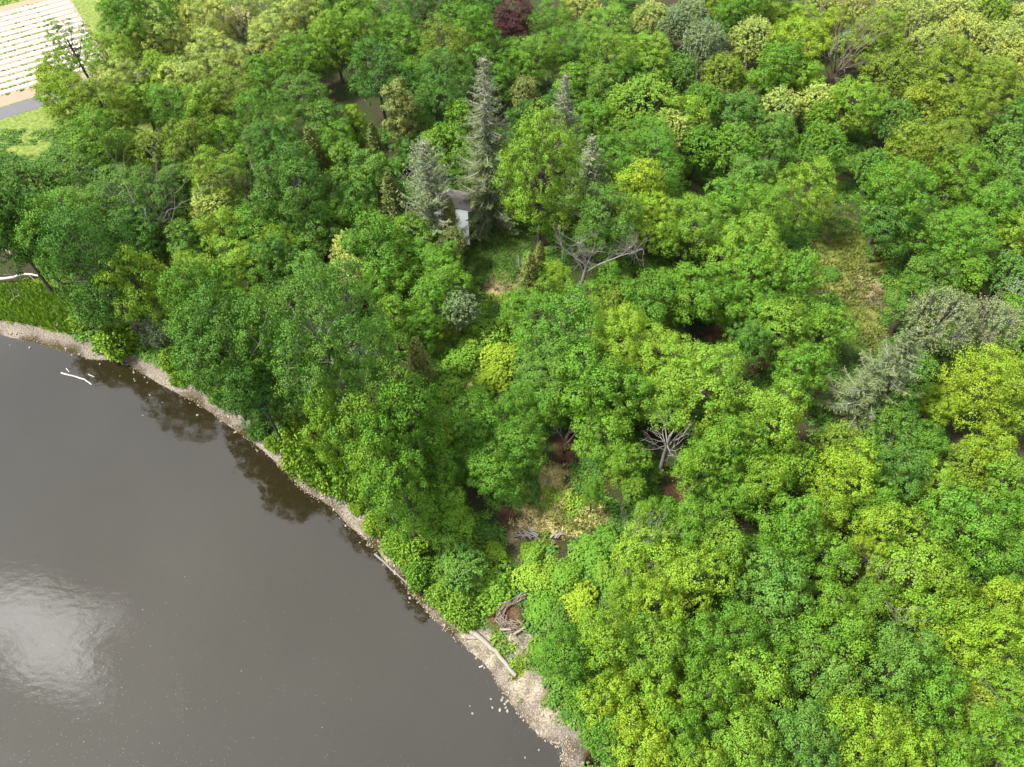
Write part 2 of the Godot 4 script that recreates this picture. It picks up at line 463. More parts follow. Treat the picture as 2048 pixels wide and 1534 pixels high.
# name, x, z, spread, height, turn, shape, leaf colour, label
const PLANTS = [  # many trees along the top take lighter leaf colours, painting in sunlit patches
	["leafy_tree",-71.54,-112.45,0.850,0.812,3.72,"open0","y","yellow-green gappy open-crowned tree above and right of the striped field"],
	["leafy_tree",-71.01,-103.84,1.157,1.081,2.32,"small1","y","closest yellow-green leafy tree right of the striped field"],
	["leafy_tree",-63.50,-107.78,0.899,0.914,2.98,"med4","l","closest light green leafy tree right of the striped field"],
	["leafy_tree",-65.00,-94.80,0.911,0.970,0.41,"med4","m","fresh yellowish-green leafy tree below and right of the striped field"],
	["leafy_tree",-60.34,-94.39,0.913,0.906,5.71,"med0","o","closest olive-green leafy tree below and right of the striped field"],
	["leafy_tree",-60.84,-115.35,0.899,0.939,1.63,"big3","g","mid-green leafy tree above and right of the striped field"],
	["leafy_tree",-70.86,-129.05,1.064,0.762,1.20,"small1","g","small mid-green leafy tree above and right of the striped field"],
	["leafy_tree",-57.77,-125.77,1.168,0.980,3.40,"small3","g","sixth-closest mid-green leafy tree to the top edge of picture"],
	["leafy_tree",-58.82,-112.72,1.147,1.152,2.49,"small3","p","second-closest pale yellow-green leafy tree right of the striped field"],
	["leafy_tree",-55.56,-115.80,1.126,0.971,1.46,"finesmall0","p","pale yellow-green fine-leaved airy tree toward the top edge of picture"],
	["leafy_tree",-51.27,-119.41,0.950,0.985,5.45,"med1","p","fourth-closest pale yellow-green leafy tree to the top edge of picture"],
	["leafy_tree",-47.26,-123.04,1.098,0.956,2.45,"finesmall2","t","small pale straw-coloured fine-leaved airy tree toward the top edge of picture"],
	["leafy_tree",-48.04,-110.12,0.916,0.819,4.22,"med0","p","fifth-closest pale yellow-green leafy tree to the top edge of picture"],
	["leafy_tree",-61.41,-103.58,0.890,0.732,1.00,"med0","p","closest pale yellow-green leafy tree right of the striped field"],
	["leafy_tree",-55.47,-106.04,1.060,0.948,1.89,"small0","y","second-closest yellow-green leafy tree right of the striped field"],
	["leafy_tree",-50.74,-102.36,1.152,1.013,5.17,"small0","p","third-closest pale yellow-green leafy tree right of the striped field"],
	["leafy_tree",-46.56,-107.65,0.872,0.649,2.97,"med2","p","sixth-closest pale yellow-green leafy tree to the top edge of picture"],
	["leafy_tree",-46.40,-126.67,0.907,0.733,5.78,"med5","p","third-closest pale yellow-green leafy tree to the top edge of picture"],
	["leafy_tree",-39.88,-117.30,0.952,0.778,4.48,"med3","p","second-closest pale yellow-green leafy tree to the top edge of picture"],
	["leafy_tree",-35.81,-121.54,0.959,0.997,2.48,"med3","p","closest pale yellow-green leafy tree to the top edge of picture"],
	["leafy_tree",-30.60,-123.32,0.885,0.894,3.62,"med6","b","blue-green leafy tree toward the top edge of picture"],
	["leafy_tree",-34.43,-110.47,1.004,0.767,5.52,"med1","g","closest mid-green leafy tree to the top edge of picture"],
	["leafy_tree",-29.10,-113.68,0.926,0.933,0.23,"med0","l","second-closest light green leafy tree to the top edge of picture"],
	["leafy_tree",-40.18,-107.19,1.074,0.807,1.36,"small3","g","fourth-closest mid-green leafy tree to the top edge of picture"],
	["leafy_tree",-42.09,-96.98,0.928,0.876,2.74,"med5","o","olive-green leafy tree toward the top edge of picture"],
	["leafy_tree",-51.95,-97.78,0.865,0.681,5.37,"med5","g","mid-green leafy tree right of the striped field"],
	["leafy_tree",-57.22,-99.69,1.148,0.790,3.19,"small3","l","second-closest light green leafy tree right of the striped field"],
	["leafy_tree",-46.04,-96.54,1.003,1.031,3.60,"small3","l","fourth-closest light green leafy tree to the top edge of picture"],
	["leafy_tree",-32.44,-99.45,0.948,0.753,3.67,"med4","d","second-closest dark green leafy tree to the top edge of picture"],
	["leafy_tree",-27.77,-93.34,1.213,0.905,5.68,"small1","d","third-closest dark green leafy tree to the top edge of picture"],
	["leafy_tree",-36.01,-90.82,0.855,0.941,5.75,"med5","g","fifth-closest mid-green leafy tree to the top edge of picture"],
	["leafy_tree",-33.10,-84.49,0.862,0.912,5.38,"med0","d","fourth-closest dark green leafy tree to the top edge of picture"],
	["leafy_tree",-42.43,-90.39,1.033,0.841,4.39,"small1","g","eighth-closest mid-green leafy tree to the top edge of picture"],
	["leafy_tree",-45.84,-86.81,1.052,1.095,6.06,"small2","o","second-closest olive-green leafy tree below and right of the striped field"],
	["leafy_tree",-51.47,-85.96,0.879,0.759,4.48,"fine0","o","olive-green fine-leaved airy tree below and right of the striped field"],
	["leafy_tree",-57.48,-85.29,1.090,1.005,3.98,"med1","g","mid-green leafy tree below and right of the striped field"],
	["leafy_tree",-59.03,-81.37,1.064,0.816,1.68,"med4","d","fourth-closest dark green leafy tree to the left edge of picture"],
	["cedar_tree",-28.19,-85.99,1.147,1.187,0.40,"cedar0","f","brownish olive bushy cedar toward the top edge of picture"],
	["leafy_tree",-25.12,-87.85,0.908,0.908,0.56,"small3","g","seventh-closest mid-green leafy tree to the top edge of picture"],
	["leafy_tree",-27.90,-74.20,1.095,1.115,0.42,"med6","d","broad dark green leafy tree above the broad blue-green tree with pale trunk"],
	["leafy_tree",-39.62,-77.99,0.862,0.919,0.13,"med1","l","third-closest light green leafy tree above and left of the broad blue-green tree with pale trunk"],
	["leafy_tree",-47.06,-81.85,0.833,0.739,4.83,"small3","b","small blue-green leafy tree below and right of the striped field"],
	["leafy_tree",-39.70,-74.72,1.160,0.991,0.28,"finesmall0","p","pale yellow-green fine-leaved airy tree above and left of the broad blue-green tree with pale trunk"],
	["leafy_tree",-51.73,-74.98,1.124,0.835,4.78,"med4","d","second-closest broad dark green leafy tree to the left edge of picture"],
	["leafy_tree",-65.02,-77.24,1.035,0.853,4.51,"fine3","d","second-closest dark green fine-leaved airy tree to the left edge of picture"],
	["leafy_tree",-71.50,-82.92,0.944,0.718,3.46,"small2","d","third-closest dark green leafy tree to the left edge of picture"],
	["leafy_tree",-60.27,-73.55,0.817,0.722,3.17,"fine2","g","mid-green fine-leaved airy tree toward the left edge of picture"],
	["leafy_tree",-55.52,-68.30,1.066,0.962,1.94,"med0","g","broad mid-green leafy tree toward the left edge of picture"],
	["leafy_tree",-50.15,-69.62,0.997,0.709,0.68,"med0","d","fifth-closest dark green leafy tree to the left edge of picture"],
	["leafy_tree",-59.97,-66.09,1.135,1.889,0.20,"finesmall2","d","closest dark green fine-leaved airy tree to the left edge of picture"],
	["leafy_tree",-42.22,-68.87,0.910,0.793,6.10,"small1","b","blue-green leafy tree above and right of the gravel shore"],
	["leafy_tree",-33.01,-70.36,1.153,0.912,3.83,"small2","g","second-closest mid-green leafy tree above and left of the broad blue-green tree with pale trunk"],
	["leafy_tree",-37.10,-69.39,0.951,0.978,4.33,"small1","l","second-closest light green leafy tree above and left of the broad blue-green tree with pale trunk"],
	["leafy_tree",-30.49,-67.82,0.856,0.809,1.97,"small2","y","yellow-green leafy tree above and left of the broad blue-green tree with pale trunk"],
	["leafy_tree",-25.33,-70.05,1.058,0.863,5.63,"small1","d","dark green leafy tree above the broad blue-green tree with pale trunk"],
	["leafy_tree",-22.15,-73.43,0.886,0.826,2.37,"small3","g","third-closest mid-green leafy tree left of the white house"],
	["leafy_tree",-46.51,-75.83,0.895,0.905,4.04,"small3","d","sixth-closest dark green leafy tree to the left edge of picture"],
	["leafy_tree",-38.16,-84.92,0.955,0.720,3.89,"small0","g","ninth-closest mid-green leafy tree to the top edge of picture"],
	["leafy_tree",-26.77,-120.54,1.191,1.194,2.71,"small2","l","closest light green leafy tree to the top edge of picture"],
	["leafy_tree",-20.95,-124.08,0.987,0.711,4.49,"med5","g","second-closest mid-green leafy tree to the top edge of picture"],
	["leafy_tree",-14.84,-123.41,0.886,0.890,2.75,"med2","d","dark green leafy tree left of the purple tree"],
	["leafy_tree",-8.87,-122.29,1.203,1.151,3.27,"small2","g","second-closest mid-green leafy tree left of the purple tree"],
	["leafy_tree",-4.44,-131.40,1.075,0.763,0.07,"small2","d","small dark green leafy tree above and left of the purple tree"],
	["leafy_tree",0.36,-121.38,1.150,1.010,6.20,"small3","u","dark purple-leaved tree among green ones near the top edge"],
	["leafy_tree",6.58,-121.28,0.883,0.766,0.13,"med2","g","mid-green leafy tree right of the purple tree"],
	["leafy_tree",11.82,-126.46,0.904,0.775,0.38,"fine1","p","closest pale yellow-green fine-leaved airy tree right of the purple tree"],
	["leafy_tree",16.13,-119.57,1.052,0.739,2.09,"med5","l","closest light green leafy tree right of the purple tree"],
	["leafy_tree",19.91,-130.37,1.070,0.771,4.27,"small2","d","small dark green leafy tree right of the purple tree"],
	["leafy_tree",24.23,-123.99,0.807,0.716,3.82,"fine2","p","second-closest pale yellow-green fine-leaved airy tree right of the purple tree"],
	["leafy_tree",27.90,-122.19,0.800,0.712,4.63,"fine2","s","silvery grey-green fine-leaved airy tree right of the purple tree"],
	["leafy_tree",-18.64,-115.57,0.945,0.747,3.70,"med0","g","third-closest mid-green leafy tree to the top edge of picture"],
	["leafy_tree",-24.74,-115.20,0.852,0.868,0.13,"med5","l","third-closest light green leafy tree to the top edge of picture"],
	["leafy_tree",-10.50,-109.56,0.944,0.990,1.58,"med2","o","olive-green leafy tree below and left of the purple tree"],
	["leafy_tree",-6.35,-115.85,0.851,0.926,1.88,"med3","g","closest mid-green leafy tree left of the purple tree"],
	["leafy_tree",-0.17,-113.91,0.865,0.771,1.11,"small2","g","small mid-green leafy tree below the purple tree"],
	["leafy_tree",4.04,-110.22,0.918,0.784,1.96,"med1","g","closest mid-green leafy tree below and right of the purple tree"],
	["leafy_tree",9.62,-112.28,0.884,0.817,5.30,"med2","g","second-closest mid-green leafy tree below and right of the purple tree"],
	["leafy_tree",15.12,-108.71,0.904,0.911,1.89,"med2","l","second-closest light green leafy tree right of the purple tree"],
	["leafy_tree",22.13,-111.16,1.008,0.751,0.66,"med3","l","third-closest light green leafy tree right of the purple tree"],
	["leafy_tree",27.24,-108.48,1.024,0.914,6.10,"finesmall0","b","small blue-green fine-leaved airy tree left of the bare tangled brush"],
	["leafy_tree",-20.47,-101.66,1.061,1.028,4.62,"med5","d","closest dark green leafy tree to the top edge of picture"],
	["leafy_tree",-10.72,-102.86,0.876,0.918,3.14,"med2","b","blue-green leafy tree above and left of the tallest spruce"],
	["leafy_tree",-16.07,-107.01,1.133,0.797,1.50,"small2","g","mid-green leafy tree above and left of the tallest spruce"],
	["leafy_tree",-6.09,-106.56,1.056,1.092,4.26,"small1","b","blue-green leafy tree below and left of the purple tree"],
	["leafy_tree",-24.01,-95.49,0.761,0.752,0.64,"narrow0","y","yellow-green narrow upright tree toward the top edge of picture"],
	["pine_tree",-15.98,-90.75,0.876,1.000,5.96,"pine0","f","brownish olive tall thin pine left of the tallest spruce"],
	["cedar_tree",-20.14,-89.52,0.945,0.978,5.23,"cedar2","f","brownish olive bushy cedar above and left of the white house"],
	["leafy_tree",-11.23,-95.24,0.877,0.937,5.09,"med3","d","dark green leafy tree above and left of the tallest spruce"],
	["leafy_tree",-9.46,-87.39,1.171,0.933,0.50,"small1","g","second-closest mid-green leafy tree left of the tallest spruce"],
	["leafy_tree",-7.57,-91.16,1.026,1.064,5.56,"small1","g","closest mid-green leafy tree left of the tallest spruce"],
	["leafy_tree",-6.27,-83.20,0.785,0.788,1.70,"small3","d","small dark green leafy tree below and left of the tallest spruce"],
	["leafy_tree",3.75,-73.36,0.948,1.229,0.21,"loose0","l","tall loose light green tree between two grey spruces by the lawn"],
	["leafy_tree",2.05,-102.97,0.935,0.863,1.98,"finesmall0","f","small brownish olive fine-leaved airy tree above and right of the tallest spruce"],
	["leafy_tree",9.66,-104.65,1.117,0.842,5.42,"small1","g","third-closest mid-green leafy tree below and right of the purple tree"],
	["leafy_tree",14.11,-101.47,1.056,1.044,5.07,"narrow1","b","blue-green narrow upright tree below and right of the purple tree"],
	["leafy_tree",12.31,-95.23,1.009,0.778,5.06,"small0","g","mid-green leafy tree right of the tallest spruce"],
	["leafy_tree",19.58,-94.91,1.292,0.962,3.70,"fine2","l","broad light green fine-leaved airy tree right of the tallest spruce"],
	["leafy_tree",22.59,-90.29,0.900,0.772,1.83,"fine3","p","pale yellow-green fine-leaved airy tree above and right of the big grey dead tree"],
	["leafy_tree",18.32,-82.94,0.981,0.746,2.92,"big2","g","broad mid-green leafy tree above and right of the big grey dead tree"],
	["leafy_tree",16.81,-74.75,1.364,1.347,1.82,"narrow1","y","yellow-green narrow upright tree above and right of the big grey dead tree"],
	["leafy_tree",11.92,-68.59,0.967,1.026,2.57,"med4","d","dark green leafy tree above and right of the big grey dead tree"],
	["leafy_tree",17.77,-70.75,0.864,0.807,0.98,"med3","y","yellow-green leafy tree above and right of the big grey dead tree"],
	["leafy_tree",22.10,-71.87,1.068,0.902,3.00,"small0","g","mid-green leafy tree above and right of the big grey dead tree"],
	["leafy_tree",-21.16,-74.94,1.139,0.877,3.51,"small3","d","dark green leafy tree left of the white house"],
	["leafy_tree",-22.74,-83.68,0.990,0.925,0.20,"small1","b","second-closest blue-green leafy tree above and left of the white house"],
	["leafy_tree",-18.78,-79.63,1.060,1.051,5.25,"small3","b","closest blue-green leafy tree above and left of the white house"],
	["cedar_tree",-15.95,-75.32,1.215,1.258,4.70,"cedar2","f","brownish olive bushy cedar left of the white house"],
	["cedar_tree",-8.29,-73.39,0.945,0.978,3.42,"cedar1","f","brownish olive bushy cedar beside the white house"],
	["leafy_tree",-10.08,-74.78,0.753,0.625,5.41,"small1","l","small light green leafy tree left of the white house"],
	["leafy_tree",-17.16,-66.33,1.154,1.146,0.75,"small2","g","second-closest mid-green leafy tree left of the white house"],
	["leafy_tree",-12.98,-71.25,0.929,0.700,0.28,"small1","g","closest mid-green leafy tree left of the white house"],
	["leafy_tree",-7.76,-69.29,0.723,0.743,3.22,"finesmall2","f","small brownish olive fine-leaved airy tree below and left of the white house"],
	["leafy_tree",-20.92,-67.21,0.912,0.850,5.63,"finesmall0","p","second-closest pale yellow-green fine-leaved airy tree above the broad blue-green tree with pale trunk"],
	["leafy_tree",-8.83,-65.44,0.848,0.694,3.62,"small3","g","closest mid-green leafy tree below and left of the white house"],
	["leafy_tree",30.97,-123.79,0.893,0.768,3.02,"fine0","s","second-closest silvery grey-green fine-leaved airy tree left of the bare tangled brush"],
	["leafy_tree",39.21,-122.39,0.878,0.948,1.08,"med0","g","mid-green leafy tree above and left of the bare tangled brush"],
	["leafy_tree",31.95,-115.10,0.940,0.796,1.50,"fine2","s","closest silvery grey-green fine-leaved airy tree left of the bare tangled brush"],
	["leafy_tree",40.47,-116.31,0.946,0.800,3.30,"fine0","p","pale yellow-green fine-leaved airy tree left of the bare tangled brush"],
	["leafy_tree",49.25,-122.58,0.892,0.689,0.33,"med3","y","second-closest yellow-green leafy tree above and left of the bare tangled brush"],
	["leafy_tree",46.31,-111.41,1.083,0.911,0.71,"med4","y","closest yellow-green leafy tree above and left of the bare tangled brush"],
	["leafy_tree",56.07,-123.91,1.037,0.792,1.59,"small1","y","small yellow-green leafy tree above the bare tangled brush"],
	["leafy_tree",59.12,-113.45,0.964,0.976,3.40,"med6","y","yellow-green leafy tree above and right of the bare tangled brush"],
	["leafy_tree",54.42,-127.69,0.821,0.725,2.21,"fine0","p","closest pale yellow-green fine-leaved airy tree above the bare tangled brush"],
	["leafy_tree",50.46,-129.82,1.133,0.975,0.77,"finesmall0","s","small silvery grey-green fine-leaved airy tree above and left of the bare tangled brush"],
	["leafy_tree",56.52,-115.97,0.997,0.899,1.08,"finesmall0","s","small silvery grey-green fine-leaved airy tree above and right of the bare tangled brush"],
	["leafy_tree",43.17,-107.78,1.121,1.100,5.79,"small2","g","closest mid-green leafy tree left of the bare tangled brush"],
	["leafy_tree",39.53,-103.17,1.148,1.166,5.17,"small1","g","second-closest mid-green leafy tree left of the bare tangled brush"],
	["leafy_tree",33.66,-105.72,0.898,0.771,3.06,"fine0","o","olive-green fine-leaved airy tree left of the bare tangled brush"],
	["leafy_tree",65.79,-125.89,0.858,0.747,0.31,"fine3","p","closest pale yellow-green fine-leaved airy tree above and right of the bare tangled brush"],
	["leafy_tree",70.37,-123.63,0.893,0.768,1.56,"fine2","p","second-closest pale yellow-green fine-leaved airy tree above and right of the bare tangled brush"],
	["leafy_tree",76.97,-124.58,0.983,0.822,0.32,"fine3","p","fifth-closest pale yellow-green fine-leaved airy tree to the upper right corner of picture"],
	["leafy_tree",83.43,-125.45,0.900,0.772,4.88,"fine2","y","yellow-green fine-leaved airy tree toward the upper right corner of picture"],
	["leafy_tree",68.94,-114.95,0.857,0.746,5.38,"fine0","p","pale yellow-green fine-leaved airy tree right of the bare tangled brush"],
	["leafy_tree",75.66,-116.93,0.949,0.801,0.29,"fine1","p","fourth-closest pale yellow-green fine-leaved airy tree to the upper right corner of picture"],
	["leafy_tree",80.27,-114.19,0.936,0.794,0.43,"fine0","p","second-closest pale yellow-green fine-leaved airy tree to the upper right corner of picture"],
	["leafy_tree",59.45,-104.86,1.011,0.839,5.37,"fine0","o","olive-green fine-leaved airy tree right of the bare tangled brush"],
	["leafy_tree",66.09,-101.27,1.017,1.055,3.24,"med0","o","third-closest olive-green leafy tree to the upper right corner of picture"],
	["leafy_tree",72.46,-99.70,1.016,0.937,1.98,"med3","o","second-closest olive-green leafy tree to the upper right corner of picture"],
	["leafy_tree",81.56,-111.67,1.167,0.995,0.45,"finesmall1","p","third-closest pale yellow-green fine-leaved airy tree to the upper right corner of picture"],
	["leafy_tree",51.37,-96.97,0.971,0.809,4.06,"med3","l","light green leafy tree below and right of the bare tangled brush"],
	["leafy_tree",40.83,-97.79,1.146,0.983,1.91,"finesmall2","p","second-closest pale yellow-green fine-leaved airy tree below and left of the bare tangled brush"],
	["leafy_tree",34.45,-96.79,1.070,0.854,1.20,"small2","b","second-closest blue-green leafy tree below and left of the bare tangled brush"],
	["leafy_tree",28.97,-97.78,0.861,0.749,2.69,"fine2","g","mid-green fine-leaved airy tree left of the bare tangled brush"],
	["leafy_tree",25.27,-93.05,1.090,1.086,3.49,"small1","l","second-closest light green leafy tree left of the bare tangled brush"],
	["leafy_tree",57.08,-94.21,0.808,0.717,4.99,"fine3","b","blue-green fine-leaved airy tree below and right of the bare tangled brush"],
	["leafy_tree",61.65,-95.23,1.211,1.133,0.27,"small1","o","olive-green leafy tree right of the bare tangled brush"],
	["leafy_tree",65.83,-93.41,0.907,0.913,3.80,"med3","o","fourth-closest olive-green leafy tree to the upper right corner of picture"],
	["leafy_tree",44.56,-87.56,0.851,0.743,4.00,"fine3","g","mid-green fine-leaved airy tree below the bare tangled brush"],
	["leafy_tree",38.50,-89.78,0.918,0.906,3.91,"small0","b","closest blue-green leafy tree below and left of the bare tangled brush"],
	["leafy_tree",31.48,-86.47,0.952,0.803,0.33,"fine3","g","closest mid-green fine-leaved airy tree below and left of the bare tangled brush"],
	["leafy_tree",27.06,-87.83,1.196,1.011,3.12,"finesmall2","g","second-closest mid-green fine-leaved airy tree below and left of the bare tangled brush"],
	["leafy_tree",39.23,-76.19,0.857,0.856,1.98,"med5","y","yellow-green leafy tree above the curved grassy clearing"],
	["leafy_tree",32.79,-80.18,1.125,0.886,2.89,"small3","b","third-closest blue-green leafy tree below and left of the bare tangled brush"],
	["leafy_tree",32.68,-72.76,0.876,0.800,1.37,"med1","g","second-closest mid-green leafy tree above and left of the curved grassy clearing"],
	["leafy_tree",22.63,-68.72,0.849,0.870,4.37,"med2","l","light green leafy tree right of the big grey dead tree"],
	["leafy_tree",57.22,-85.99,1.153,1.059,5.04,"small0","o","closest olive-green leafy tree below and right of the bare tangled brush"],
	["leafy_tree",51.42,-84.44,0.956,0.875,2.67,"finesmall0","b","blue-green fine-leaved airy tree below the bare tangled brush"],
	["leafy_tree",49.72,-73.76,0.999,1.036,5.88,"med0","g","mid-green leafy tree above and right of the curved grassy clearing"],
	["leafy_tree",59.69,-84.29,0.934,0.890,6.08,"med2","o","second-closest olive-green leafy tree below and right of the bare tangled brush"],
	["leafy_tree",61.24,-80.12,0.879,0.832,4.97,"med4","g","fourth-closest mid-green leafy tree above the silvery twiggy trees"],
	["leafy_tree",71.07,-88.78,1.147,0.983,0.76,"finesmall1","b","blue-green fine-leaved airy tree toward the upper right corner of picture"],
	["leafy_tree",75.31,-94.21,0.943,0.881,5.90,"small0","b","closest blue-green leafy tree to the upper right corner of picture"],
	["leafy_tree",66.15,-78.50,0.842,0.737,4.19,"fine3","b","blue-green fine-leaved airy tree above the silvery twiggy trees"],
	["leafy_tree",48.55,-70.25,1.051,0.989,3.54,"small2","d","dark green leafy tree above and right of the curved grassy clearing"],
	["leafy_tree",55.59,-66.54,0.998,0.868,5.10,"med0","g","second-closest mid-green leafy tree above the silvery twiggy trees"],
	["leafy_tree",61.48,-72.36,1.108,1.079,2.97,"small0","g","third-closest mid-green leafy tree above the silvery twiggy trees"],
	["leafy_tree",64.89,-69.61,0.956,0.923,4.86,"small1","l","light green leafy tree above and right of the silvery twiggy trees"],
	["leafy_tree",28.90,-63.55,0.940,0.944,3.31,"med0","l","light green leafy tree above and left of the curved grassy clearing"],
	["leafy_tree",28.18,-74.04,1.178,0.940,4.14,"small0","g","third-closest mid-green leafy tree right of the big grey dead tree"],
	["leafy_tree",21.96,-57.89,1.098,1.008,1.13,"small3","g","second-closest mid-green leafy tree right of the big grey dead tree"],
	["leafy_tree",25.06,-57.85,0.841,0.882,2.14,"small0","g","third-closest mid-green leafy tree left of the curved grassy clearing"],
	["leafy_tree",28.74,-60.83,1.115,1.088,0.16,"small0","g","second-closest mid-green leafy tree left of the curved grassy clearing"],
	["leafy_tree",28.81,-56.06,1.008,0.849,4.23,"small0","g","closest mid-green leafy tree left of the curved grassy clearing"],
	["leafy_tree",31.02,-53.09,1.018,1.030,3.64,"small2","l","light green leafy tree left of the curved grassy clearing"],
	["leafy_tree",34.37,-60.61,0.984,1.018,0.23,"small0","g","closest mid-green leafy tree above and left of the curved grassy clearing"],
	["leafy_tree",35.96,-53.16,0.981,0.952,0.67,"small1","g","mid-green leafy tree below and left of the curved grassy clearing"],
	["leafy_tree",31.74,-46.70,0.892,0.992,5.87,"small0","g","mid-green leafy tree left of the leaning grey spruce"],
	["leafy_tree",26.40,-50.37,0.796,0.921,3.45,"small0","d","dark green leafy tree below and left of the curved grassy clearing"],
	["leafy_tree",47.88,-57.75,0.990,0.898,5.20,"small1","d","dark green leafy tree left of the silvery twiggy trees"],
	["leafy_tree",51.09,-61.42,0.997,0.906,6.27,"small1","d","dark green leafy tree above and left of the silvery twiggy trees"],
	["leafy_tree",55.16,-63.19,1.105,0.832,2.85,"small1","g","closest mid-green leafy tree above the silvery twiggy trees"],
	["leafy_tree",61.46,-62.65,1.076,0.943,4.73,"finesmall2","b","blue-green fine-leaved airy tree above and right of the silvery twiggy trees"],
	["leafy_tree",48.18,-52.45,0.773,0.978,1.59,"twiggy1","s","broad silvery grey-green sparse twiggy tree left of the silvery twiggy trees"],
	["leafy_tree",54.69,-52.66,0.737,0.801,5.90,"twiggy1","s","silvery grey-green sparse twiggy tree right of the silvery twiggy trees"],
	["leafy_tree",61.54,-59.53,0.867,0.825,2.63,"finesmall2","s","silvery grey-green fine-leaved airy tree above and right of the silvery twiggy trees"],
	["leafy_tree",45.80,-48.25,0.803,0.788,2.36,"finesmall0","b","blue-green fine-leaved airy tree right of the leaning grey spruce"],
	["leafy_tree",49.69,-44.21,0.928,0.913,6.11,"med1","y","broad yellow-green leafy tree below the silvery twiggy trees"],
	["leafy_tree",46.73,-43.67,0.770,0.668,5.30,"small3","y","yellow-green leafy tree below and right of the leaning grey spruce"],
	["leafy_tree",48.16,-36.78,0.694,1.003,2.61,"small1","y","closest yellow-green leafy tree to the right edge of picture"],
	["leafy_tree",40.40,-41.34,0.653,0.902,0.98,"small3","d","dark green leafy tree below and right of the leaning grey spruce"],
	["leafy_tree",54.26,-42.49,0.717,0.784,5.64,"small3","y","second-closest yellow-green leafy tree to the right edge of picture"],
	["leafy_tree",50.25,-51.45,0.851,0.788,1.02,"small1","d","dark green leafy tree below and left of the silvery twiggy trees"],
	["leafy_tree",19.68,-43.89,1.057,0.963,4.70,"med3","l","broad light green leafy tree above and right of the leafless broken trunk"],
	["leafy_tree",26.33,-39.40,1.042,1.276,3.68,"small3","l","light green leafy tree below and left of the leaning grey spruce"],
	["leafy_tree",18.96,-34.70,0.849,1.068,0.86,"small1","g","closest mid-green leafy tree right of the leafless broken trunk"],
	["leafy_tree",22.02,-36.91,0.927,1.162,0.92,"small1","g","second-closest mid-green leafy tree right of the leafless broken trunk"],
	["leafy_tree",34.24,-38.19,0.914,0.851,1.98,"finesmall2","o","olive-green fine-leaved airy tree below and left of the leaning grey spruce"],
	["leafy_tree",39.11,-38.27,0.953,0.943,5.35,"small1","d","dark green leafy tree below the leaning grey spruce"],
	["leafy_tree",41.77,-37.28,0.770,0.936,4.22,"small2","g","mid-green leafy tree below and right of the leaning grey spruce"],
	["leafy_tree",32.70,-33.44,0.935,1.139,3.74,"small3","y","yellow-green leafy tree below the leaning grey spruce"],
	["leafy_tree",28.75,-35.90,0.934,0.863,3.67,"finesmall2","m","fresh yellowish-green fine-leaved airy tree below and left of the leaning grey spruce"],
	["leafy_tree",24.90,-33.28,0.774,1.030,5.59,"small2","m","fresh yellowish-green leafy tree right of the leafless broken trunk"],
	["leafy_tree",38.50,-34.33,0.781,1.016,0.15,"small2","b","blue-green leafy tree below the leaning grey spruce"],
	["leafy_tree",41.47,-33.70,0.823,0.817,5.05,"small3","l","third-closest light green leafy tree to the right edge of picture"],
	["leafy_tree",46.35,-36.04,0.863,0.822,1.08,"finesmall0","o","olive-green fine-leaved airy tree toward the right edge of picture"],
	["leafy_tree",48.89,-33.68,0.819,0.886,1.50,"small2","l","closest light green leafy tree to the right edge of picture"],
	["leafy_tree",21.92,-32.22,0.781,0.797,4.86,"small3","g","closest mid-green leafy tree below and right of the leafless broken trunk"],
	["leafy_tree",30.99,-31.29,0.708,0.782,2.63,"small1","l","light green leafy tree below the leaning grey spruce"],
	["leafy_tree",34.80,-31.41,0.802,0.910,4.41,"small3","g","closest mid-green leafy tree below the leaning grey spruce"],
	["leafy_tree",-20.30,-62.96,0.983,0.890,2.94,"finesmall0","p","closest pale yellow-green fine-leaved airy tree above the broad blue-green tree with pale trunk"],
	["leafy_tree",-15.87,-61.75,1.050,0.815,3.02,"small0","g","mid-green leafy tree above and right of the broad blue-green tree with pale trunk"],
	["leafy_tree",-11.65,-65.76,0.898,0.686,5.38,"small0","g","second-closest mid-green leafy tree below and left of the white house"],
	["leafy_tree",-8.17,-60.98,0.995,0.883,4.92,"small3","g","mid-green leafy tree left of the small mown lawn"],
	["leafy_tree",-9.76,-57.83,0.933,0.819,2.94,"small0","g","mid-green leafy tree above and left of the weedy glade"],
	["leafy_tree",-13.89,-54.69,0.909,0.883,5.60,"small1","g","mid-green leafy tree right of the broad blue-green tree with pale trunk"],
	["leafy_tree",-6.54,-57.62,0.903,0.845,4.51,"finesmall2","s","silvery grey-green fine-leaved airy tree above the weedy glade"],
	["leafy_tree",-10.34,-54.96,0.661,0.632,6.02,"small0","g","small mid-green leafy tree above and left of the weedy glade"],
	["leafy_tree",-18.43,-44.56,0.846,1.467,1.52,"broad0","b","broad blue-green tree with pale trunk leaning near the muddy shore"],
	["cedar_tree",-10.76,-49.89,0.917,0.950,4.87,"cedar0","f","closest brownish olive bushy cedar left of the weedy glade"],
	["cedar_tree",-12.04,-46.26,0.815,0.843,1.18,"cedar0","f","second-closest brownish olive bushy cedar left of the weedy glade"],
	["leafy_tree",1.56,-57.27,0.845,0.739,5.65,"small0","g","mid-green leafy tree below and right of the small mown lawn"],
	["leafy_tree",5.22,-62.36,0.738,0.721,1.07,"small2","y","small yellow-green leafy tree below and left of the big grey dead tree"],
	["cedar_tree",2.22,-62.46,0.997,1.032,1.97,"cedar0","f","brownish olive bushy cedar below and right of the small mown lawn"],
	["cedar_tree",3.67,-68.61,0.566,0.586,0.57,"cedar1","f","brownish olive bushy cedar right of the small mown lawn"],
	["leafy_tree",11.71,-61.53,0.824,0.757,0.74,"small0","g","closest mid-green leafy tree below and right of the big grey dead tree"],
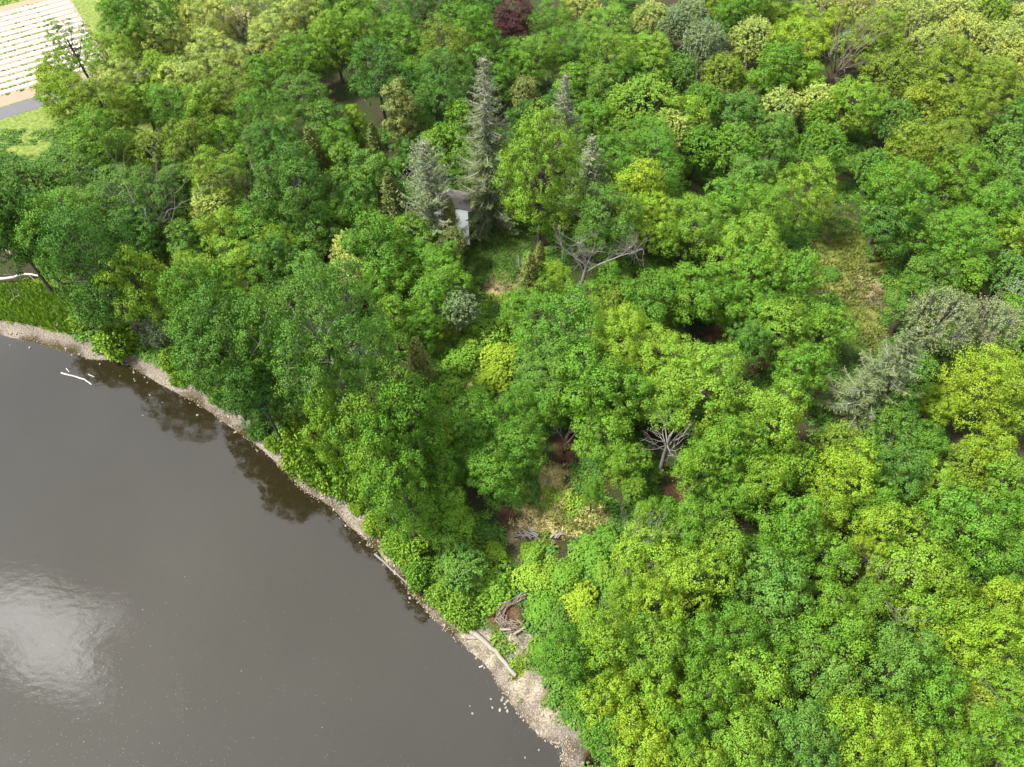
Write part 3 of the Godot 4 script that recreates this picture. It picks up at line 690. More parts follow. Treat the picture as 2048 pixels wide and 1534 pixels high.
	["leafy_tree",12.48,-59.56,0.862,0.670,5.24,"small2","o","olive-green leafy tree below and right of the big grey dead tree"],
	["leafy_tree",16.44,-58.26,1.017,0.948,0.23,"small2","g","second-closest mid-green leafy tree below and right of the big grey dead tree"],
	["leafy_tree",20.11,-60.70,1.001,0.755,3.64,"small3","g","closest mid-green leafy tree right of the big grey dead tree"],
	["leafy_tree",5.89,-51.15,1.089,0.956,2.11,"med5","g","broad mid-green leafy tree below the big grey dead tree"],
	["leafy_tree",4.69,-46.93,0.957,0.802,2.10,"med0","b","broad blue-green leafy tree right of the weedy glade"],
	["leafy_tree",12.37,-50.88,0.896,0.843,2.38,"med3","y","yellow-green leafy tree below and right of the big grey dead tree"],
	["leafy_tree",7.72,-44.25,1.178,1.179,1.32,"small0","g","second-closest mid-green leafy tree above and left of the leafless broken trunk"],
	["leafy_tree",10.91,-43.44,1.101,1.074,2.45,"small3","g","closest mid-green leafy tree above and left of the leafless broken trunk"],
	["leafy_tree",16.61,-48.06,0.855,0.766,2.00,"med4","l","second-closest light green leafy tree above the leafless broken trunk"],
	["leafy_tree",16.26,-42.93,0.947,0.973,0.48,"small2","l","closest light green leafy tree above the leafless broken trunk"],
	["leafy_tree",4.15,-43.19,0.760,0.803,0.71,"small3","g","second-closest mid-green leafy tree below and right of the weedy glade"],
	["leafy_tree",-14.13,-35.71,0.912,1.776,0.61,"small2","l","second-closest light green leafy tree above the muddy shore"],
	["leafy_tree",-9.69,-37.67,0.936,1.799,4.26,"small2","g","mid-green leafy tree below and left of the weedy glade"],
	["leafy_tree",-4.05,-40.62,1.019,0.848,4.76,"small2","g","mid-green leafy tree below the weedy glade"],
	["leafy_tree",-7.22,-38.92,0.579,0.842,4.16,"small2","y","small yellow-green leafy tree below the weedy glade"],
	["leafy_tree",1.13,-43.09,0.716,0.867,0.67,"small2","g","closest mid-green leafy tree below and right of the weedy glade"],
	["leafy_tree",0.82,-38.11,0.849,0.864,4.23,"small2","g","second-closest mid-green leafy tree above and left of the sunny straw clearing"],
	["leafy_tree",-12.02,-32.97,0.917,1.781,4.19,"small0","g","second-closest mid-green leafy tree above and right of the muddy shore"],
	["leafy_tree",-7.78,-35.98,0.922,0.723,0.37,"small2","g","third-closest mid-green leafy tree above and right of the muddy shore"],
	["leafy_tree",-1.81,-34.86,0.898,0.872,4.26,"small2","g","closest mid-green leafy tree above and left of the sunny straw clearing"],
	["leafy_tree",9.35,-39.11,0.943,0.870,4.06,"small1","g","second-closest mid-green leafy tree left of the leafless broken trunk"],
	["leafy_tree",11.80,-36.10,0.702,0.770,1.12,"small1","g","closest mid-green leafy tree left of the leafless broken trunk"],
	["leafy_tree",8.22,-33.00,0.358,0.681,0.77,"small3","g","small mid-green leafy tree above and right of the sunny straw clearing"],
	["leafy_tree",12.43,-33.83,0.493,0.613,0.89,"finesmall2","l","small light green fine-leaved airy tree below and left of the leafless broken trunk"],
	["leafy_tree",-12.06,-31.63,0.874,1.739,4.05,"small2","l","closest light green leafy tree above the muddy shore"],
	["leafy_tree",-9.91,-29.60,0.886,1.751,3.48,"small3","g","closest mid-green leafy tree above and right of the muddy shore"],
	["leafy_tree",-6.48,-31.71,0.810,0.819,2.87,"small1","g","second-closest mid-green leafy tree right of the muddy shore"],
	["leafy_tree",-53.19,-62.59,1.162,1.700,4.91,"small2","g","mid-green leafy tree toward the left edge of picture"],
	["leafy_tree",-46.73,-57.46,1.003,1.526,0.43,"med5","d","closest broad dark green leafy tree to the left edge of picture"],
	["leafy_tree",-42.66,-56.36,1.043,1.602,4.74,"small1","l","light green leafy tree above the gravel shore"],
	["leafy_tree",-46.72,-61.01,0.831,1.889,3.62,"finesmall2","b","blue-green fine-leaved airy tree toward the left edge of picture"],
	["leafy_tree",-49.75,-58.23,0.801,0.712,2.26,"fine3","b","blue-green fine-leaved airy tree above and left of the gravel shore"],
	["leafy_tree",-43.47,-62.31,0.788,0.780,1.70,"finesmall1","o","small olive-green fine-leaved airy tree above and right of the gravel shore"],
	["leafy_tree",-32.67,-51.63,0.882,1.398,5.48,"med0","g","mid-green leafy tree above and right of the gravel shore"],
	["leafy_tree",-28.82,-45.05,1.048,1.538,3.01,"med0","d","broad dark green leafy tree right of the gravel shore"],
	["leafy_tree",-33.20,-47.72,1.001,1.561,1.55,"small2","g","mid-green leafy tree right of the gravel shore"],
	["leafy_tree",-26.21,-42.33,0.926,1.489,5.50,"small2","d","dark green leafy tree below and left of the broad blue-green tree with pale trunk"],
	["leafy_tree",-22.83,-40.12,1.418,2.765,2.81,"bank1","l","light green willowy bank tree below the broad blue-green tree with pale trunk"],
	["leafy_tree",-20.31,-37.81,1.231,2.401,2.22,"bank0","l","light green willowy bank tree above and left of the muddy shore"],
	["leafy_tree",-17.73,-36.96,0.771,1.640,0.95,"small0","l","light green leafy tree below the broad blue-green tree with pale trunk"],
	["leafy_tree",-16.51,-36.19,1.312,2.559,0.63,"bank2","l","light green willowy bank tree above the muddy shore"],
	["leafy_tree",-29.16,-63.12,0.955,1.037,3.54,"small0","d","second-closest dark green leafy tree above and left of the broad blue-green tree with pale trunk"],
	["leafy_tree",-24.32,-60.78,1.080,0.940,1.16,"small0","b","blue-green leafy tree above the broad blue-green tree with pale trunk"],
	["leafy_tree",-38.91,-62.63,1.054,0.851,3.56,"small1","l","light green leafy tree above and right of the gravel shore"],
	["leafy_tree",-33.70,-63.47,1.056,0.921,5.12,"small3","l","closest light green leafy tree above and left of the broad blue-green tree with pale trunk"],
	["leafy_tree",-31.50,-57.81,0.982,0.756,3.72,"small1","g","closest mid-green leafy tree above and left of the broad blue-green tree with pale trunk"],
	["leafy_tree",-28.01,-54.82,0.868,0.861,5.40,"small1","d","closest dark green leafy tree above and left of the broad blue-green tree with pale trunk"],
	["leafy_tree",-35.78,-51.81,0.873,1.438,3.42,"small1","d","dark green leafy tree above and right of the gravel shore"],
	["leafy_tree",-6.31,-30.04,0.848,0.671,3.57,"small1","g","closest mid-green leafy tree right of the muddy shore"],
	["leafy_tree",-4.97,-26.08,0.888,0.602,5.45,"finesmall0","b","blue-green fine-leaved airy tree above and left of the driftwood heap"],
	["leafy_tree",4.55,-16.83,0.701,1.025,4.91,"small2","g","mid-green leafy tree above and right of the sandy bank"],
	["leafy_tree",12.60,-25.62,0.955,0.882,5.29,"small0","m","fresh yellowish-green leafy tree below and right of the sunny straw clearing"],
	["leafy_tree",10.41,-22.19,0.589,0.839,5.60,"small3","l","light green leafy tree below and right of the sunny straw clearing"],
	["leafy_tree",12.82,-20.99,0.793,0.888,1.98,"small3","y","yellow-green leafy tree below and right of the sunny straw clearing"],
	["leafy_tree",7.95,-17.45,0.834,1.175,3.98,"small2","m","fresh yellowish-green leafy tree above and right of the sandy bank"],
	["leafy_tree",12.12,-17.15,0.836,1.116,5.63,"small2","l","light green leafy tree above and right of the sandy bank"],
	["leafy_tree",6.52,-14.16,0.751,0.759,3.04,"finesmall2","g","mid-green fine-leaved airy tree right of the sandy bank"],
	["leafy_tree",8.11,-13.75,0.797,0.888,4.56,"small1","m","fresh yellowish-green leafy tree right of the sandy bank"],
	["leafy_tree",12.00,-13.90,0.828,0.864,0.67,"small0","m","fresh yellowish-green leafy tree toward the bottom edge of picture"],
	["leafy_tree",7.86,-10.96,0.750,0.758,1.47,"finesmall2","g","mid-green fine-leaved airy tree below and right of the sandy bank"],
	["leafy_tree",10.44,-10.47,0.797,0.898,3.29,"small1","y","yellow-green leafy tree toward the bottom edge of picture"],
	["leafy_tree",13.44,-10.70,0.660,0.917,1.25,"small3","g","closest mid-green leafy tree to the bottom edge of picture"],
	["leafy_tree",13.56,-29.82,0.597,0.826,0.23,"small1","g","closest mid-green leafy tree below the leafless broken trunk"],
	["leafy_tree",16.72,-27.99,0.803,1.037,0.70,"small3","g","second-closest mid-green leafy tree below the leafless broken trunk"],
	["leafy_tree",18.96,-25.96,0.850,1.056,6.02,"small2","l","light green leafy tree below and right of the leafless broken trunk"],
	["leafy_tree",16.26,-23.01,0.911,1.160,0.85,"small1","l","light green leafy tree below the leafless broken trunk"],
	["leafy_tree",22.86,-21.92,1.096,1.012,3.91,"small0","b","third-closest broad blue-green leafy tree to the bottom edge of picture"],
	["leafy_tree",25.58,-27.49,0.917,1.171,0.16,"small0","g","second-closest mid-green leafy tree below and right of the leafless broken trunk"],
	["leafy_tree",28.60,-25.69,0.917,0.979,3.18,"small1","g","second-closest mid-green leafy tree below the leaning grey spruce"],
	["leafy_tree",33.09,-25.64,0.408,0.625,3.38,"open1","y","yellow-green gappy open-crowned tree toward the right edge of picture"],
	["leafy_tree",35.92,-22.80,1.153,1.152,2.03,"small2","m","broad fresh yellowish-green leafy tree toward the right edge of picture"],
	["leafy_tree",38.39,-20.59,0.934,0.989,4.36,"small2","m","second-closest fresh yellowish-green leafy tree to the right edge of picture"],
	["leafy_tree",35.17,-28.14,0.868,1.040,0.51,"small1","l","fourth-closest light green leafy tree to the right edge of picture"],
	["leafy_tree",40.89,-27.56,1.107,1.181,4.50,"small0","g","broad mid-green leafy tree toward the right edge of picture"],
	["leafy_tree",44.73,-25.40,0.853,0.961,6.27,"small2","g","second-closest mid-green leafy tree to the right edge of picture"],
	["leafy_tree",43.07,-20.40,0.806,1.078,5.85,"small1","m","closest fresh yellowish-green leafy tree to the right edge of picture"],
	["leafy_tree",27.61,-18.82,0.965,1.136,2.74,"small1","g","broad mid-green leafy tree toward the bottom edge of picture"],
	["leafy_tree",26.12,-15.75,1.012,0.925,3.05,"small1","b","second-closest broad blue-green leafy tree to the bottom edge of picture"],
	["leafy_tree",19.89,-14.93,0.915,0.958,4.94,"small0","l","broad light green leafy tree toward the bottom edge of picture"],
	["leafy_tree",15.92,-17.13,0.817,0.974,0.49,"small3","g","third-closest mid-green leafy tree to the bottom edge of picture"],
	["leafy_tree",16.04,-13.56,0.752,1.099,4.43,"small1","g","second-closest mid-green leafy tree to the bottom edge of picture"],
	["leafy_tree",31.56,-15.90,0.903,1.213,3.12,"small3","b","broad blue-green leafy tree toward the lower right corner of picture"],
	["leafy_tree",33.96,-13.78,0.843,1.028,3.38,"small0","g","fourth-closest mid-green leafy tree to the lower right corner of picture"],
	["leafy_tree",38.16,-17.08,0.885,0.842,1.31,"small3","y","yellow-green leafy tree toward the lower right corner of picture"],
	["leafy_tree",40.42,-17.48,0.839,1.117,1.91,"small3","m","second-closest fresh yellowish-green leafy tree to the lower right corner of picture"],
	["leafy_tree",38.44,-13.03,0.855,0.818,2.87,"finesmall1","o","olive-green fine-leaved airy tree toward the lower right corner of picture"],
	["leafy_tree",30.59,-9.85,0.759,0.978,2.75,"small3","m","closest fresh yellowish-green leafy tree to the lower right corner of picture"],
	["leafy_tree",26.85,-10.82,0.891,1.129,5.65,"small3","m","broad fresh yellowish-green leafy tree toward the bottom edge of picture"],
	["leafy_tree",22.81,-10.34,0.864,1.078,2.30,"small2","b","closest broad blue-green leafy tree to the bottom edge of picture"],
	["leafy_tree",18.41,-9.82,0.838,0.999,2.81,"small2","l","closest light green leafy tree to the bottom edge of picture"],
	["leafy_tree",40.71,-13.84,0.674,1.033,3.75,"small2","l","light green leafy tree toward the lower right corner of picture"],
	["leafy_tree",38.43,-10.63,0.770,0.915,6.09,"small1","g","second-closest mid-green leafy tree to the lower right corner of picture"],
	["leafy_tree",34.25,-8.86,0.756,0.908,1.62,"small1","g","third-closest mid-green leafy tree to the lower right corner of picture"],
	["leafy_tree",19.02,-18.58,0.762,1.084,0.90,"small2","g","fifth-closest mid-green leafy tree to the bottom edge of picture"],
	["leafy_tree",23.38,-18.13,0.660,0.774,3.35,"small3","g","fourth-closest mid-green leafy tree to the bottom edge of picture"],
	["leafy_tree",32.63,-21.77,0.680,0.822,1.31,"small1","g","third-closest mid-green leafy tree to the right edge of picture"],
	["leafy_tree",14.66,-8.79,0.643,0.979,3.67,"small1","l","second-closest light green leafy tree to the bottom edge of picture"],
	["leafy_tree",59.60,-127.58,0.865,0.751,4.00,"fine1","p","second-closest pale yellow-green fine-leaved airy tree above the bare tangled brush"],
	["leafy_tree",35.74,-127.24,0.864,0.750,0.69,"fine1","l","light green fine-leaved airy tree above and left of the bare tangled brush"],
	["leafy_tree",44.80,-125.50,0.852,0.849,2.78,"med1","l","light green leafy tree above and left of the bare tangled brush"],
	["leafy_tree",47.15,-98.68,1.151,0.986,0.38,"finesmall0","p","closest pale yellow-green fine-leaved airy tree below and left of the bare tangled brush"],
	["leafy_tree",46.32,-105.83,1.006,0.826,2.53,"small0","l","closest light green leafy tree left of the bare tangled brush"],
	["leafy_tree",48.03,-29.06,0.776,1.068,2.56,"small2","g","closest mid-green leafy tree to the right edge of picture"],
	["leafy_tree",57.38,-49.95,0.834,0.932,1.50,"small0","g","mid-green leafy tree below and right of the silvery twiggy trees"],
	["leafy_tree",41.52,-10.47,0.614,0.728,2.49,"small0","g","closest mid-green leafy tree to the lower right corner of picture"],
	["leafy_tree",72.29,-82.74,1.137,0.968,5.71,"small0","b","second-closest blue-green leafy tree to the upper right corner of picture"],
	["leafy_tree",79.17,-99.88,0.906,0.839,1.52,"med1","o","closest olive-green leafy tree to the upper right corner of picture"],
	["leafy_tree",88.67,-122.13,0.972,0.816,2.98,"fine3","p","closest pale yellow-green fine-leaved airy tree to the upper right corner of picture"],
	["leafy_tree",61.63,-56.62,0.969,0.822,2.09,"small1","g","mid-green leafy tree right of the silvery twiggy trees"],
	["leafy_tree",-60.55,-64.71,1.143,1.700,2.18,"small0","d","closest dark green leafy tree to the left edge of picture"],
	["leafy_tree",-69.02,-74.81,1.178,1.033,3.73,"small0","d","second-closest dark green leafy tree to the left edge of picture"],
	["leafy_tree",48.51,-27.93,0.707,1.024,1.73,"small2","l","second-closest light green leafy tree to the right edge of picture"],
	["leafy_tree",46.79,-96.39,0.962,0.879,4.96,"finesmall1","g","small mid-green fine-leaved airy tree below the bare tangled brush"],
	["leafy_tree",18.10,-106.83,1.070,0.838,3.07,"small2","g","fourth-closest mid-green leafy tree below and right of the purple tree"],
	["leafy_tree",1.93,-93.68,0.882,0.934,0.19,"small2","d","closest small dark green leafy tree right of the tallest spruce"],
	["leafy_tree",-1.50,-104.86,0.822,0.887,3.95,"small2","g","small mid-green leafy tree above the tallest spruce"],
	["leafy_tree",6.57,-97.95,0.794,0.830,1.99,"small2","d","second-closest small dark green leafy tree right of the tallest spruce"],
	["leafy_tree",-14.95,-88.86,0.870,0.670,4.29,"small0","d","small dark green leafy tree left of the tallest spruce"],
	["shrub",-49.17,-56.70,1.508,1.357,3.72,"bank0","l","closest light green feathery bank shrub above and left of the gravel shore"],
	["shrub",-54.54,-60.19,0.999,0.899,0.66,"bank0","l","second-closest light green feathery bank shrub above and left of the gravel shore"],
	["shrub",-44.17,-57.24,1.041,0.937,0.57,"bank2","s","silvery grey-green feathery bank shrub above and right of the gravel shore"],
	["shrub",-41.38,-53.78,0.958,0.862,3.16,"bank0","l","second-closest light green feathery bank shrub right of the gravel shore"],
	["shrub",42.65,-67.76,0.666,0.435,0.34,"shrub1","d","small dark round shrub alone on the curved grassy clearing"],
	["shrub",-3.10,-57.10,1.399,0.914,3.20,"shrub2","l","light green rounded shrub above and right of the weedy glade"],
	["shrub",-1.46,-53.71,1.153,0.754,1.26,"shrub1","y","small yellow-green rounded shrub right of the weedy glade"],
	["shrub",-6.27,-52.85,1.288,0.842,2.14,"shrub1","g","mid-green rounded shrub left of the weedy glade"],
	["shrub",-2.02,-50.69,1.130,0.739,5.76,"shrub1","y","small yellow-green rounded shrub below and right of the weedy glade"],
	["shrub",-7.33,-48.54,1.044,0.683,0.21,"shrub2","l","small light green rounded shrub below and left of the weedy glade"],
	["shrub",-4.02,-47.52,0.968,0.633,4.72,"shrub1","g","small mid-green rounded shrub below the weedy glade"],
	["shrub",-5.16,-55.07,0.875,0.572,5.94,"shrub2","l","small light green rounded shrub beside the weedy glade"],
	["shrub",-11.73,-29.77,0.892,0.803,5.95,"bank0","l","light green feathery bank shrub below and right of the muddy shore"],
	["shrub",-10.38,-29.24,1.191,1.072,5.34,"bank0","l","second-closest light green feathery bank shrub right of the muddy shore"],
	["shrub",-9.06,-26.65,0.975,0.877,3.19,"bank0","g","mid-green feathery bank shrub below and right of the muddy shore"],
	["shrub",-1.82,-28.55,0.696,0.455,2.10,"shrub2","y","small yellow-green rounded shrub above the driftwood heap"],
	["shrub",1.96,-28.28,0.718,0.469,4.89,"shrub2","l","small light green rounded shrub below and left of the sunny straw clearing"],
	["shrub",2.12,-25.84,0.994,0.650,1.10,"shrub1","l","light green rounded shrub above and right of the driftwood heap"],
	["shrub",-4.97,-23.13,1.039,0.936,5.43,"bank2","l","second-closest light green feathery bank shrub left of the driftwood heap"],
	["shrub",-2.10,-25.00,1.274,0.833,5.25,"shrub1","g","mid-green rounded shrub above and left of the driftwood heap"],
	["shrub",-6.71,-24.44,0.861,0.775,2.26,"bank2","l","third-closest light green feathery bank shrub left of the driftwood heap"],
	["shrub",3.07,-22.79,0.912,0.597,2.28,"shrub0","g","closest small mid-green rounded shrub right of the driftwood heap"],
	["shrub",4.09,-21.90,1.017,0.665,2.75,"shrub1","d","dark green rounded shrub right of the driftwood heap"],
	["shrub",6.51,-23.36,0.974,0.637,4.90,"shrub1","y","yellow-green rounded shrub right of the driftwood heap"],
	["shrub",5.22,-25.86,0.936,0.612,2.17,"shrub1","g","small mid-green rounded shrub below the sunny straw clearing"],
	["shrub",8.31,-27.90,1.046,0.684,3.18,"shrub0","g","mid-green rounded shrub below and right of the sunny straw clearing"],
	["shrub",9.71,-29.57,0.839,0.549,5.75,"shrub2","g","small mid-green rounded shrub below and right of the sunny straw clearing"],
	["shrub",9.46,-26.39,0.872,0.570,2.43,"shrub2","l","small light green rounded shrub below and right of the sunny straw clearing"],
	["shrub",2.84,-18.99,0.609,0.398,0.27,"shrub1","g","small mid-green rounded shrub below and right of the driftwood heap"],
	["shrub",36.34,-45.77,0.956,0.625,4.46,"shrub0","d","small dark green rounded shrub below and left of the leaning grey spruce"],
	["shrub",-1.17,-24.44,0.638,0.417,5.17,"shrub0","l","small light green rounded shrub above the driftwood heap"],
	["shrub",-4.24,-21.84,0.519,0.467,4.76,"bank0","l","closest light green feathery bank shrub left of the driftwood heap"],
	["shrub",4.73,-19.83,0.889,0.581,4.15,"shrub2","g","second-closest small mid-green rounded shrub right of the driftwood heap"],
	["shrub",-14.10,-32.06,0.814,0.733,1.49,"bank1","l","closest light green feathery bank shrub right of the muddy shore"],
	["shrub",16.09,-33.55,0.694,0.454,0.35,"shrub2","g","small mid-green rounded shrub below the leafless broken trunk"],
	["shrub",30.45,-49.12,0.701,0.458,5.48,"shrub2","d","small dark green rounded shrub left of the leaning grey spruce"],
	["shrub",26.25,-55.27,0.585,0.383,2.93,"shrub1","g","small mid-green rounded shrub above and right of the leafless broken trunk"],
	["shrub",-29.05,-43.78,0.670,0.603,4.06,"bank2","d","dark green feathery bank shrub below and left of the broad blue-green tree with pale trunk"],
	["shrub",-34.76,-48.70,0.811,0.730,0.01,"bank1","g","mid-green feathery bank shrub right of the gravel shore"],
	["shrub",-40.19,-51.02,0.589,0.530,2.51,"bank0","l","closest light green feathery bank shrub right of the gravel shore"],
	["shrub",-27.02,-41.91,0.551,0.496,2.13,"bank0","l","light green feathery bank shrub below and left of the broad blue-green tree with pale trunk"],
	["shrub",-16.50,-33.97,0.519,0.467,0.69,"bank1","l","light green feathery bank shrub above the muddy shore"],
	["shrub",12.49,-60.79,0.908,0.594,5.16,"shrub0","l","small light green rounded shrub below and right of the big grey dead tree"],
	["shrub",-8.98,-47.60,0.831,0.543,1.51,"shrub0","g","small mid-green rounded shrub below and left of the weedy glade"],
]
# x, z, half width, half depth, ground cover
const PATCHES = [
	[-1.7,-75.3,4.38,7.17,"lawn"],
	[-2.4,-72.8,4.17,5.97,"lawn"],
	[-4.5,-76.4,2.84,1.66,"tan"],
	[-1.9,-65.2,2.26,2.72,"tan"],
	[-1.6,-68.9,3.13,2.84,"lawn"],
	[-3.5,-77.9,2.15,1.05,"litter"],
	[47.3,-76.4,4.26,5.18,"lawn"],
	[44.2,-71.3,3.79,3.90,"lawngold"],
	[48.3,-72.3,3.12,4.45,"lawngold"],
	[43.9,-66.6,4.02,3.32,"lawngold"],
	[47.2,-65.2,1.99,3.62,"tan"],
	[42.2,-67.5,1.35,1.30,"tan"],
	[44.8,-59.1,2.43,4.61,"lawngold"],
	[42.7,-55.0,2.24,3.18,"lawn"],
	[25.6,-57.1,2.52,2.45,"litter"],
	[28.5,-52.7,3.06,1.92,"litter"],
	[31.9,-48.6,3.57,1.82,"litter"],
	[33.9,-46.8,2.94,1.77,"litter"],
	[31.1,-48.9,1.79,1.17,"lawn"],
	[-4.6,-55.4,5.93,6.00,"weedy"],
	[-2.5,-60.4,3.87,3.41,"weedy"],
	[-3.6,-52.7,0.86,1.39,"straw"],
	[-5.3,-48.6,0.95,1.45,"straw"],
	[4.6,-35.7,1.95,3.62,"straw"],
	[6.6,-32.2,3.96,2.05,"straw"],
	[2.9,-31.6,2.89,2.55,"straw"],
	[5.1,-34.2,2.41,1.77,"weedy"],
	[0.8,-30.2,1.35,3.32,"tan"],
	[-0.7,-32.7,1.17,1.44,"litter"],
	[3.6,-25.9,1.30,2.32,"straw"],
	[4.5,-24.4,0.89,1.01,"tan"],
	[3.4,-28.6,1.13,2.16,"weedy"],
	[7.2,-31.9,3.16,1.70,"lawngold"],
	[17.4,-35.7,1.73,2.41,"litter"],
	[6.0,-41.0,1.69,2.61,"litter"],
	[4.9,-21.7,1.26,1.06,"litter"],
	[-0.7,-22.2,2.19,1.45,"litter"],
	[-63.5,-63.9,4.94,3.56,"weedy"],
	[31.8,-12.2,2.00,1.42,"litter"],
	[22.5,-21.4,2.90,1.20,"litter"],
	[9.6,-63.9,2.63,1.60,"litter"],
	[16.5,-66.6,1.61,1.47,"litter"],
	[-3.1,-20.0,2.15,1.40,"sand"],
	[-1.1,-18.2,2.82,1.36,"sand"],
	[0.3,-19.6,1.90,1.39,"sand"],
	[1.2,-15.5,2.06,1.94,"sand"],
	[2.7,-13.0,1.79,1.65,"sand"],
	[-1.1,-19.6,1.19,0.83,"weedy"],
	[0.3,-17.5,0.93,0.80,"weedy"],
	[-13.1,-29.4,1.03,1.64,"sand"],
	[-16.0,-31.9,0.84,1.14,"sand"],
	[-6.2,-84.5,2.98,1.36,"lawn"],
]
const STONES = [[-43.54,-46.19,0.22], [-37.13,-46.26,0.19], [-41.78,-48.05,0.16], [-46.28,-51.54,0.16], [-48.14,-52.00,0.16], [-1.93,-14.93,0.19], [-0.64,-14.50,0.22], [-0.55,-14.20,0.22], [-0.92,-14.85,0.19], [-0.41,-13.91,0.19], [-1.78,-14.20,0.16], [-3.60,-13.70,0.16], [-10.19,-24.36,0.19], [-8.38,-23.41,0.16], [-21.02,-37.63,0.16], [-30.18,-42.81,0.19], [-29.01,-41.35,0.16], [2.39,-10.71,0.16], [1.15,-10.11,0.16], [-60.99,-56.49,0.19], [-57.98,-56.90,0.16], [-63.69,-56.90,0.16], [-51.23,-53.86,0.16], [-43.60,-49.15,0.16], [-46.59,-52.53,0.19], [-48.43,-53.86,0.16], [-60.39,-57.39,0.16], [-38.47,-47.98,0.16], [-44.47,-51.01,0.16], [-46.06,-51.24,0.16], [-15.93,-30.26,0.16], [-13.37,-28.34,0.19], [-10.25,-23.91,0.16], [-7.56,-22.17,0.16], [-0.83,-15.06,0.16], [-0.51,-14.67,0.16], [-1.10,-13.99,0.19], [-3.85,-14.33,0.16]]
const SPRUCE = [[-3.28, -78.08, 24.9], [7.12, -88.6, 16.5], [-10.7, -73.56, 16.8], [10.41, -80.32, 12.9], [38.93, -44.24, 16.7]]
const DEADBIG = [[8.16, 1.5, -62.18], [8.58, 4.48, -62.18], [8.95, 7.57, -62.18], [9.04, 8.68, -62.18], [6.33, 10.74, -62.78], [5.83, 11.35, -62.98], [8.35, 11.09, -61.98], [7.4, 12.35, -62.58], [9.89, 11.19, -62.98], [10.51, 9.8, -61.38], [12.65, 11.49, -60.98], [14.28, 14.12, -60.58], [14.95, 13.25, -60.28]]
const BROKEN = [[16.34, 1.5, -38.18], [16.16, 5.05, -38.18], [16.09, 8.35, -38.18]]
const LOG_LONG = [[-4.39, 0.75, -21.26], [-3.06, 0.75, -20.27], [-1.47, 0.75, -19.02], [0.33, 0.75, -16.85]]
const LOG_WATER = [[-14.2, 0.1, -29.0], [-12.21, 0.1, -27.23], [-10.18, 0.1, -25.5]]
const BRANCH = [[-55.49, 0.12, -52.44], [-53.58, 0.12, -51.91], [-52.31, 0.12, -51.45], [-51.19, 0.12, -50.7]]
const TWIG_A = [[-55.17, 0.08, -53.17], [-54.6, 0.08, -52.63]]
const TWIG_B = [[-52.12, 0.08, -52.24], [-51.25, 0.08, -51.86]]
const TRUNK_A = [[-69.11, 2.2, -66.61], [-66.25, 2.2, -66.88], [-65.18, 2.2, -67.53], [-62.84, 2.2, -67.16]]
const TRUNK_B = [[-65.8, 1.9, -63.03], [-64.65, 1.9, -64.18], [-62.55, 1.9, -64.99]]
const TRUNK_C = [[-70.35, 3.0, -72.14], [-68.58, 3.0, -71.17], [-67.31, 3.0, -70.39]]
const STUMP_D = [[-58.03, 1.5, -59.27], [-58.35, 1.5, -60.46], [-58.32, 1.5, -61.4]]
const HEAP = [[-0.92, 1.5, -22.91], [-1.16, 1.5, -22.28], [-0.77, 1.5, -21.56], [0.05, 1.5, -21.22], [1.0, 1.5, -20.99]]
const HEAP_N = [[1.27, 1.5, -24.14], [0.54, 1.5, -23.64], [-0.44, 1.5, -23.3]]
const LOG_E = [[-1.14, 2.0, -20.93], [-0.09, 2.0, -20.88]]
const LOG_F = [[0.19, 2.0, -20.46], [1.23, 2.0, -21.02]]
const PILE_A = [[1.6, 1.5, -30.43]]
const PILE_B = [[4.54, 1.5, -30.27]]
const PILE_C = [[4.98, 1.5, -21.32]]
const POST = [[1.08, 1.5, -69.17]]
const HOUSE = [[-5.91, 1.5, -73.56]]
const FORK = [[4.18, 0.1, -11.25], [3.38, 0.1, -11.37]]
const SHOREBIT = [[-3.11, 0.3, -17.73], [-2.73, 0.3, -17.86]]
const BR = [11.38, 5.0, -26.06]
const BRb = [-35.62, 5.0, -78.61]
const BRc = [-45.77, 5.0, -72.21]
const BRd = [53.25, 5.0, -110.28]
const BRe = [65.01, 5.0, -131.42]
const BRf = [33.33, 5.0, -22.67]
const BRg = [41.5, 5.0, -12.21]
const BRh = [5.92, 1.5, -40.59]
const BRi = [5.44, 5.0, -60.0]
const BRj = [-43.21, 5.0, -56.72]


# ---------------------------------------------------------------- ground

const X0 := -150.0
const Z0 := -200.0
const NX := 301
const NZ := 261
const TW := 1024
const TH := 888
var dist := PackedFloat32Array()


func shore_distance(x: float, z: float) -> float:
	var best := 1e9
	var side := 1.0
	for k in SHORE.size() - 1:
		var ax: float = SHORE[k][0]
		var az: float = SHORE[k][1]
		var dx: float = SHORE[k + 1][0] - ax
		var dz: float = SHORE[k + 1][1] - az
		var t := clampf(((x - ax) * dx + (z - az) * dz) / (dx * dx + dz * dz), 0, 1)
		var ex := x - ax - t * dx
		var ez := z - az - t * dz
		var q := ex * ex + ez * ez
		if q < best:
			best = q
			side = dx * (z - az) - dz * (x - ax)
	return sqrt(best) * (1.0 if side < 0 else -1.0)


func dist_at(x: float, z: float) -> float:
	var fx := clampf(x - X0, 0, NX - 1.001)
	var fz := clampf(z - Z0, 0, NZ - 1.001)
	var i := int(fx)
	var j := int(fz)
	fx -= i
	fz -= j
	var k := j * NX + i
	return lerpf(lerpf(dist[k], dist[k + 1], fx), lerpf(dist[k + NX], dist[k + NX + 1], fx), fz)


func ground_y(x: float, z: float) -> float:
	var d := dist_at(x, z) + 0.7 * noise.get_noise_2d(x * 2.2, z * 2.2)
	if d < 0.0:
		return -2.2 * (1.0 - exp(d / 8.0))
	return 1.55 * (1.0 - exp(-d / 5.6)) + (0.12 * noise.get_noise_2d(x * 3.0 + 50.0, z * 3.0)) * smoothstep(2.0, 8.0, d)


